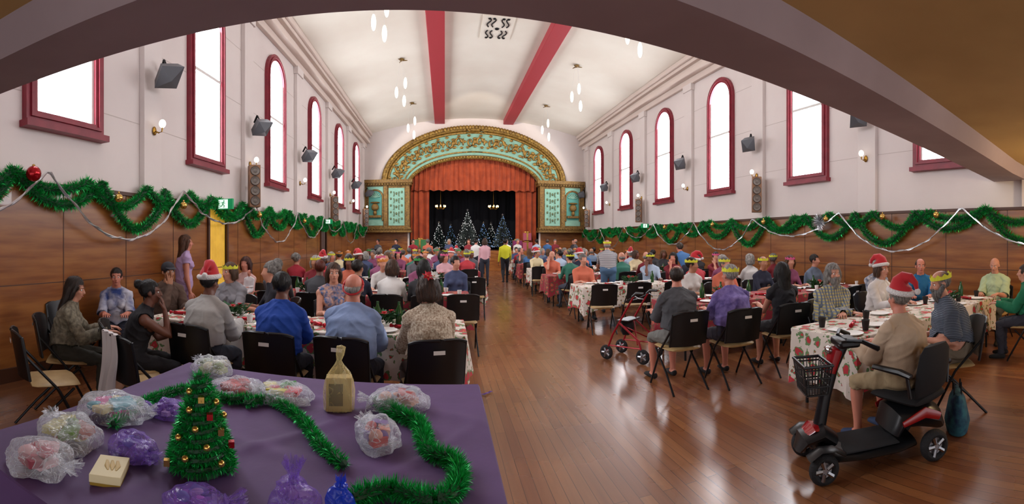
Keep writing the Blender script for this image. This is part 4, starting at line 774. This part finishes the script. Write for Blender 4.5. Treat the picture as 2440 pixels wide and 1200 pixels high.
def gar(pl,rad,lab,n=1500):
    P=[at(a,b,.79) for a,b in pl]; Q=[]
    for i in range(len(P)-1):
        p0,p1,p2,p3=[V(P[max(0,min(len(P)-1,j))]) for j in (i-1,i,i+1,i+2)]
        for k in range(8):
            t=k/8; Q.append(tuple(.5*((2*p1)+(p2-p0)*t+(2*p0-5*p1+4*p2-p3)*t*t+(3*p1-p0-3*p2+p3)*t**3)))
    Q.append(P[-1]); gg=tinsel(Q,rad,n,.0034,.4); gg.v=[(a,b,max(c,.762)) for a,b,c in gg.v]; TH('tinsel_garland',lab,'garland',None,me=gg.mesh('g',[TINS,TINSD],False),group='table garlands')
gar([(270,1010),(330,965),(400,935),(470,925),(540,950),(600,945)],.042,'green tinsel garland winding between gift bags on purple cloth',4200)
gar([(585,960),(640,950),(690,975),(730,1010),(765,1060),(820,1105)],.042,'green tinsel garland snaking across the purple tablecloth',4200)
gar([(840,1185),(930,1165),(1030,1190),(1090,1160),(1085,1100),(1020,1070),(1000,1010),(950,985),(900,955)],.055,'thick green tinsel garland curling around gift bags',5200)
def bag(px,py,w,h,mat,cc,lab,ang=0,stand=False,fl=.8):
    p=at(px,py); o=TH('organza_gift_bag',lab,'gift bag',p,ang,group='organza gift bags'); sd=px*.013
    prof=[(0,.0),(.5,.0),(.8,.0),(.97,.12),(1,.3),(.97,.5),(.85,.7),(.62,.86),(.3,.97),(0,1)]
    P2=[]
    for i in range(len(prof)-1):
        for q in range(3): t=q/3; P2.append((prof[i][0]*(1-t)+prof[i+1][0]*t,prof[i][1]*(1-t)+prof[i+1][1]*t))
    P2.append(prof[-1]); g=G(); g.rev([(a*w/2,b*h) for a,b in P2],0,56)
    def cr_(v):
        v=V(v); q=noise.noise(V((v.x*12+sd,v.y*12,v.z*12)))*.034+(1-2*abs(noise.noise(V((v.x*22,v.y*22+sd,v.z*22)))))*.010
        n=V((v.x,v.y,(v.z-h*.4)*.8)); n.normalize(); v=v+n*q; return (v.x,v.y*fl,max(0,v.z))
    g.v=[cr_(v) for v in g.v]
    d=V((0,0,1)) if stand else V((.95,0,.2)).normalized(); st=V((0,0,h*.86)) if stand else V((w*.36,0,h*.4))
    k_=min(1,w/.22)*(1 if stand else .8); L=.11*k_; R=[.075*k_,.04*k_,.018,.014,.026*k_,.038*k_,.042*k_]; n0=len(g.v)
    if not stand: R=[(a,a*.6) for a in R]
    pts=[st+d*(L*t) for t in (-.25,.05,.25,.35,.6,.9,1.05)]
    g.loft(pts,R,0,32,side=(0,1,0)); g.f=g.f[:-32]; g.m=g.m[:-32]
    for i in range(n0+32*3,n0+32*7):
        v=V(g.v[i]); j=(i-n0)%32; k2=(i-n0)//32; c=pts[k2]; v=c+(v-c)*(1+.45*math.sin(j*1.7+sd)*(k2-2)/4)+d*(.012*math.sin(j*2.3)*(k2-3)/3); g.v[i]=(v.x,v.y,max(v.z,.001))
    OB('pouch',g.mesh('p',[mat]),o)
    g=G(); rg=random.Random(px)
    for j in range(8):
        a=j*.8+rg.random(); rr=w*.27*(.4+.6*rg.random()); s=w*.15; T=Matrix.Translation((rr*math.cos(a),rr*fl*math.sin(a),h*.12+h*.4*rg.random()+.01))@Matrix.Rotation(rg.random()*3,4,'Z')@Matrix.Rotation(rg.uniform(-.3,.3),4,'X')
        if j%2: g.box((-s,-s*.7,-h*.08),(s,s*.7,h*.2),j%3,T)
        else: g.ell((0,0,h*.08),(s*.9,s*.7,h*.24),j%3,12,8,T)
    OB('contents',g.mesh('c',[CL(c) for c in cc]),o)
    OB('ribbon',G().loft([tuple(pts[2]+(V((0,1,0))*math.cos(a)+d.cross(V((0,1,0)))*math.sin(a))*.02) for a in [q*.524 for q in range(12)]],.004,0,6,closed=True,side=tuple(d)).mesh('r',[mat]),o)
bag(265,990,.38,.10,ORGW,('#c8308a','#4a9aaa','#d0c090'),'white organza gift bag with pink contents',20)
bag(160,1050,.33,.10,ORGW,('#6a8a4a','#b8b060','#a04a3a'),'white organza gift bag with green contents',160)
bag(88,1110,.28,.09,ORGW,('#b8586a','#d8a8b0','#8a3a4a'),'white organza gift bag with red contents',10)
bag(315,1080,.22,.08,ORGP,('#5a6aba','#a090e0','#4a4a8a'),'purple organza gift bag with blue contents',-20)
bag(405,990,.17,.07,ORGP,('#7a5aaa','#ba9ad0','#5a4a8a'),'purple organza gift bag lying on cloth',200)
bag(505,888,.30,.10,ORGW,('#b0b88a','#8a9a6a','#d8d4b8'),'white organza gift bag with pale contents',150)
bag(562,940,.30,.09,ORGW,('#b81c2c','#981420','#c84a4a'),'white organza gift bag with red contents',30)
bag(675,950,.34,.08,ORGW,('#c84a5a','#d0c44a','#5a9a5a'),'white organza gift bag with coloured contents',170)
bag(950,970,.32,.10,ORGW,('#c89a8a','#a0a8b8','#b85a5a'),'white organza gift bag with pastel contents',190)
bag(900,1062,.22,.12,ORGW,('#b83a3a','#7a5a9a','#c88a7a'),'white organza gift bag with red and pink sweets',120,False)
bag(700,1200,.16,.07,ORGP,('#9a7ac0','#b89ad8','#6a5a9a'),'purple organza gift bag with tied ruffled neck',0,True)
bag(812,1215,.07,.08,ORGB,('#1c2c8a','#1c2c8a','#2a4ab0'),'bright blue organza gift bag',0,True)
bag(470,1215,.2,.06,ORGP,('#8a4aaa','#5a6aaa','#aa8ac0'),'purple organza gift bag lying on cloth',30)
p=at(808,975); o=TH('gold_gift_bag','tall gold organza bag tied over a windowed gift box','gift bag',p,12)
OB('gift_box',G().box((-.065,-.035,0),(.065,.035,.17)).mesh('b',[CL('#c8b078')]),o,bevel=.003); OB('window_panel',G().box((-.05,-.037,.03),(.02,-.035,.14)).mesh('w',[M('dark_contents','#2a1c16',.3)]),o)
g=G(); g.loft([(0,0,.002),(0,0,.05),(0,0,.1),(0,0,.15),(0,0,.19),(0,0,.23),(.0,0,.25),(.005,0,.28),(.01,0,.32)],[(.078,.05),(.082,.052),(.08,.05),(.074,.046),(.052,.036),(.022,.02),(.012,.011),(.02,.015),(.022,.015)],0,40)
for i,v in enumerate(g.v): q=1+.12*math.sin((i%40)*1.9)*(v[2]>.17)+.05*noise.noise(V(v)*25); g.v[i]=(v[0]*q,v[1]*q,v[2])
OB('pouch',g.mesh('p',[ORGG]),o)
q=at(262,1135); o=TH('soap_box','cream cardboard box with gold edge and embossed leaf design','box',(q[0],q[1],.765),-62)
OB('base',G().box((-.075,-.055,0),(.075,.055,.03)).mesh('b',[M('gold_card','#b8963c',.4,.4)]),o,bevel=.002); OB('lid',G().box((-.077,-.057,.012),(.077,.057,.04)).mesh('l',[M('cream_card','#e8dbb0',.6)]),o,bevel=.002)
lf=M('gold_ink','#c9a95a',.5)
for j in range(3): OB('leaf_emblem',G().loft([(-.04,-.02+.02*j,.041),(0,-.01+.02*j,.042),(.03,.0+.015*j,.041)],[(.004,.001),(.01,.002),(.003,.001)],0,8,side=(0,1,0)).mesh('e',[lf]),o)
# ---------------------------------------------------------------- mobility scooter (local: +Y forward)
REDP=M('red_gloss_plastic','#981018',.2,coat=.6); TYRE=M('tyre','#17171a',.8,bump=.4,bscale=60)
hd=V((-.74,.40)).normalized(); yaw=math.degrees(math.atan2(-hd.x,hd.y)); SX,SY=2.76,1.98
o=TH('mobility_scooter','black and red four-wheel mobility scooter with front basket','mobility scooter',(SX,SY,0),yaw)
def wheel(r,w): 
    t=G().loft([(0,(r-.03)*math.cos(a),(r-.03)*math.sin(a)) for a in [q*2*pi/28 for q in range(28)]],[(w/2,.03)]*28,0,10,closed=True).mesh('tyre',[TYRE])
    g=G(); 
    for sx in (-1,1): 
        g.rev([(0,sx*w*.42),(r*.22,sx*w*.42),(r*.26,sx*w*.2),(r*.55,sx*w*.22),(r*.62,sx*w*.42),(r*.72,sx*w*.42)],0,24,Matrix.Rotation(pi/2,4,'Y'))
        for i in range(5): a=i*1.2566; g.loft([(sx*w*.36,.02*math.cos(a),.02*math.sin(a)),(sx*w*.38,r*.64*math.cos(a),r*.64*math.sin(a))],[.014,.016],0,6)
    return t,g.mesh('hub',[METAL])
for r,w,ps in ((.115,.085,[(-.26,-.36),(.26,-.36)]),(.105,.07,[(-.22,.48),(.22,.48)])):
    t,h=wheel(r,w)
    for x,y in ps: wo=OB('wheel',t,o,(x,y,r)); OB('hub',h,wo)
g=G(); g.loft([(0,-.25,.13),(0,-.1,.12),(0,.2,.12),(0,.36,.13),(0,.46,.17)],[(.2,.05),(.23,.035),(.22,.035),(.2,.04),(.1,.04)],0,16); OB('footboard',g.mesh('fb',[BLACK]),o); OB('floor_mat',G().box((-.17,-.12,.15),(.17,.3,.162)).mesh('m',[M('rubber_mat','#1e1e22',.9)]),o,bevel=.004)
g=G(); g.loft([(0,-.5,.2),(0,-.45,.26),(0,-.3,.32),(0,-.15,.3),(0,-.1,.2)],[(.18,.06),(.22,.1),(.23,.12),(.2,.1),(.18,.05)],0,16); OB('motor_cover',g.mesh('mc',[BLACK]),o)
for s in (-1,1): OB('side_panel',G().loft([(s*.215,-.44,.3),(s*.235,-.3,.36),(s*.225,-.12,.3)],[(.012,.03),(.018,.042),(.01,.022)],0,10).mesh('sp',[REDP]),o,label='glossy red side panel')
for s in (-1,1): OB('mudguard',G().loft([(s*.22,.34,.19),(s*.22,.41,.232),(s*.22,.51,.238),(s*.22,.59,.19)],[(.055,.012)]*4,0,8).mesh('mg',[BLACK]),o)
g=G(); g.loft([(0,.34,.2),(0,.44,.28),(0,.56,.24),(0,.60,.16)],[(.1,.05),(.14,.06),(.12,.05),(.06,.03)],0,12); OB('front_fender',g.mesh('ff',[BLACK]),o)
OB('front_cowl',G().loft([(0,.42,.3),(0,.50,.31),(0,.57,.26)],[(.08,.02),(.1,.025),(.07,.016)],0,12).mesh('fc',[REDP]),o)
OB('tiller',G().loft([(0,.45,.25),(0,.40,.5),(0,.33,.72),(0,.27,.86)],[(.04,.05),(.035,.045),(.035,.04),(.05,.05)],0,10).mesh('ti',[BLACK]),o); OB('tiller_trim',G().loft([(0,.36,.68),(0,.31,.84)],[(.042,.05),(.055,.06)],0,10).mesh('tt',[REDP]),o)
OB('control_panel',G().box((-.11,.16,.86),(.11,.32,.92)).mesh('cp',[BLACK]),o,bevel=.02)
OB('handlebar',G().loft([(-.27,.10,.88),(-.22,.20,.93),(-.1,.26,.92),(.1,.26,.92),(.22,.20,.93),(.27,.10,.88)],[.019,.016,.014,.014,.016,.019],0,8).mesh('hb',[DMET]),o)
OB('headlight',G().ell((.0,.37,.84),(.045,.025,.03)).mesh('hl',[CHROME]),o)
g=G(); BC=.49
for z,wx,wy in ((.56,.11,.075),(.62,.12,.08),(.68,.13,.088),(.74,.135,.095)): g.loft([(-wx,BC-wy,z),(wx,BC-wy,z),(wx,BC+wy,z),(-wx,BC+wy,z)],.006,0,6,closed=True,side=(0,0,1))
for i in range(9):
    u=i/8*2-1
    for s in (-1,1): g.loft([(u*.11,BC+s*.075,.56),(u*.14,BC+s*.1,.76)],.004,0,5); g.loft([(s*.11,BC+u*.075,.56),(s*.14,BC+u*.1,.76)],.004,0,5)
    g.loft([(u*.11,BC-.07,.56),(u*.11,BC+.07,.56)],.004,0,5)
g.loft([(-.145,BC-.1,.765),(.145,BC-.1,.765),(.145,BC+.1,.765),(-.145,BC+.1,.765)],.011,0,8,closed=True,side=(0,0,1))
OB('basket',g.mesh('bk',[BLACK]),o)
so=OB('seat',G().loft([(0,-.23,.44),(0,-.18,.45),(0,.1,.45),(0,.2,.44)],[(.2,.03),(.23,.05),(.23,.05),(.2,.03)],0,18).loft([(0,0,.3),(0,0,.42)],.04,0,10).mesh('seat',[BLK2]),o)
wl=Matrix.Translation((3.02,1.86,0))@Matrix.Rotation(math.radians(-6),4,'Z'); base=Matrix.Translation((SX,SY,0))@Matrix.Rotation(math.radians(yaw),4,'Z'); so.matrix_local=base.inverted()@wl
OB('backrest',G().loft([(0,-.2,.46),(0,-.23,.52),(0,-.25,.66),(0,-.27,.8),(0,-.275,.85)],[(.17,.02),(.2,.035),(.21,.04),(.19,.035),(.14,.02)],0,20).mesh('br',[BLK2]),so)
for s in (-1,1): OB('armrest',G().loft([(s*.26,-.24,.66),(s*.27,-.15,.68),(s*.27,.1,.68)],[(.025,.02),(.03,.025),(.028,.02)],0,8).loft([(s*.24,-.22,.5),(s*.27,-.21,.67)],.014,0,8).mesh('ar',[BLACK]),so)
RF=M('red_metal_tube','#a01c2a',.3,.3); o=TH('rollator_walker','red four-wheeled walking frame with black handles and bag','walking frame',(2.52,5.72,0),38)
for s in (-1,1):
    x=s*.21
    OB('side_frame',G().loft([(x,.3,.1),(x,.2,.35),(x,.05,.6),(x,-.12,.88)],.014,0,8).loft([(x,-.26,.1),(x,-.2,.3),(x,.1,.52)],.014,0,8).loft([(x,-.22,.2),(x,.25,.2)],.01,0,8).mesh('sf',[RF]),o)
    OB('handle',G().loft([(x,-.1,.88),(x,-.16,.93),(x,-.27,.93)],[.016,.02,.018],0,8).mesh('h',[BLACK]),o)
    OB('brake_lever',G().loft([(x,-.14,.89),(x,-.2,.86),(x,-.27,.86)],.006,0,6).mesh('b',[METAL]),o)
    t,h=wheel(.1,.035)
    for y in (.3,-.26): wo=OB('wheel',t,o,(x,y,.1)); OB('hub',h,wo)
OB('seat',G().box((-.18,-.02,.53),(.18,.16,.55)).mesh('s',[BLACK]),o,bevel=.008); OB('bag',G().loft([(0,.08,.34),(0,.09,.4),(0,.09,.52)],[(.12,.05),(.15,.07),(.14,.05)],0,16).mesh('bg',[BLK2]),o); OB('backrest_bar',G().loft([(-.21,-.1,.86),(-.18,.02,.8),(.18,.02,.8),(.21,-.1,.86)],.014,0,8).mesh('bb',[BLACK]),o); OB('cross_brace',G().loft([(-.21,.1,.5),(.21,-.18,.25)],.009,0,6).loft([(.21,.1,.5),(-.21,-.18,.25)],.009,0,6).mesh('cb',[RF]),o)
g=G(); g.loft([(0,0,.01),(0,0,.1),(0,0,.28),(0,0,.34)],[(.16,.09),(.19,.11),(.17,.07),(.15,.03)],0,20); o=TH('shopping_bag','dark blue patterned shopping bag standing on the floor','bag',(3.52,1.66,0),30); OB('bag_body',g.mesh('b',[CL('#142c4c','#2a6470',14)]),o)
for s in (-1,1): OB('handle',G().loft([(-.08,s*.03,.32),(-.05,s*.03,.42),(.05,s*.03,.42),(.08,s*.03,.32)],.008,0,6).mesh('h',[BLK2]),o)
g=G(); g.loft([(0,0,.01),(0,0,.1),(0,0,.24),(0,0,.28)],[(.13,.08),(.15,.1),(.12,.07),(.06,.03)],0,16).loft([(-.08,0,.24),(0,0,.36),(.08,0,.24)],.01,0,6); TH('handbag','black handbag on the floor beside an empty chair','bag',(.35,9.9,0),me=g.mesh('hb',[BLK2]))
# purple ribbon scrap lying on the floor beside the table end
TH('ribbon_scrap','small purple ribbon scrap lying on the wooden floor','ribbon',(.42,4.75,.004),20,me=G().grid(lambda u,v:(.2*u-.1,.03*v+.02*math.sin(u*9),.004+.012*abs(math.sin(u*8))),14,2).mesh('rs',[CL('#6a4aa8')]))
# ---------------------------------------------------------------- light
w=bpy.data.worlds.new('w'); S.world=w; w.use_nodes=True; b=w.node_tree.nodes['Background']; b.inputs[0].default_value=(.95,.95,1,1); b.inputs[1].default_value=1.15
l=bpy.data.lights.new('lamp','POINT'); l.energy=70; l.color=(1,.74,.4); l.shadow_soft_size=.1; o=bpy.data.objects.new('balcony_lamp',l); COL.objects.link(o); o.location=(6.6,.5,2.3)
l=bpy.data.lights.new('spot','SPOT'); l.energy=1000; l.spot_size=1.2; l.color=(1,.88,.75); o=bpy.data.objects.new('stage_spot',l); COL.objects.link(o); o.location=(1.6,16,7.4); o.rotation_euler=(math.radians(68),0,0)
S.view_settings.view_transform='Standard'; S.view_settings.exposure=0.3
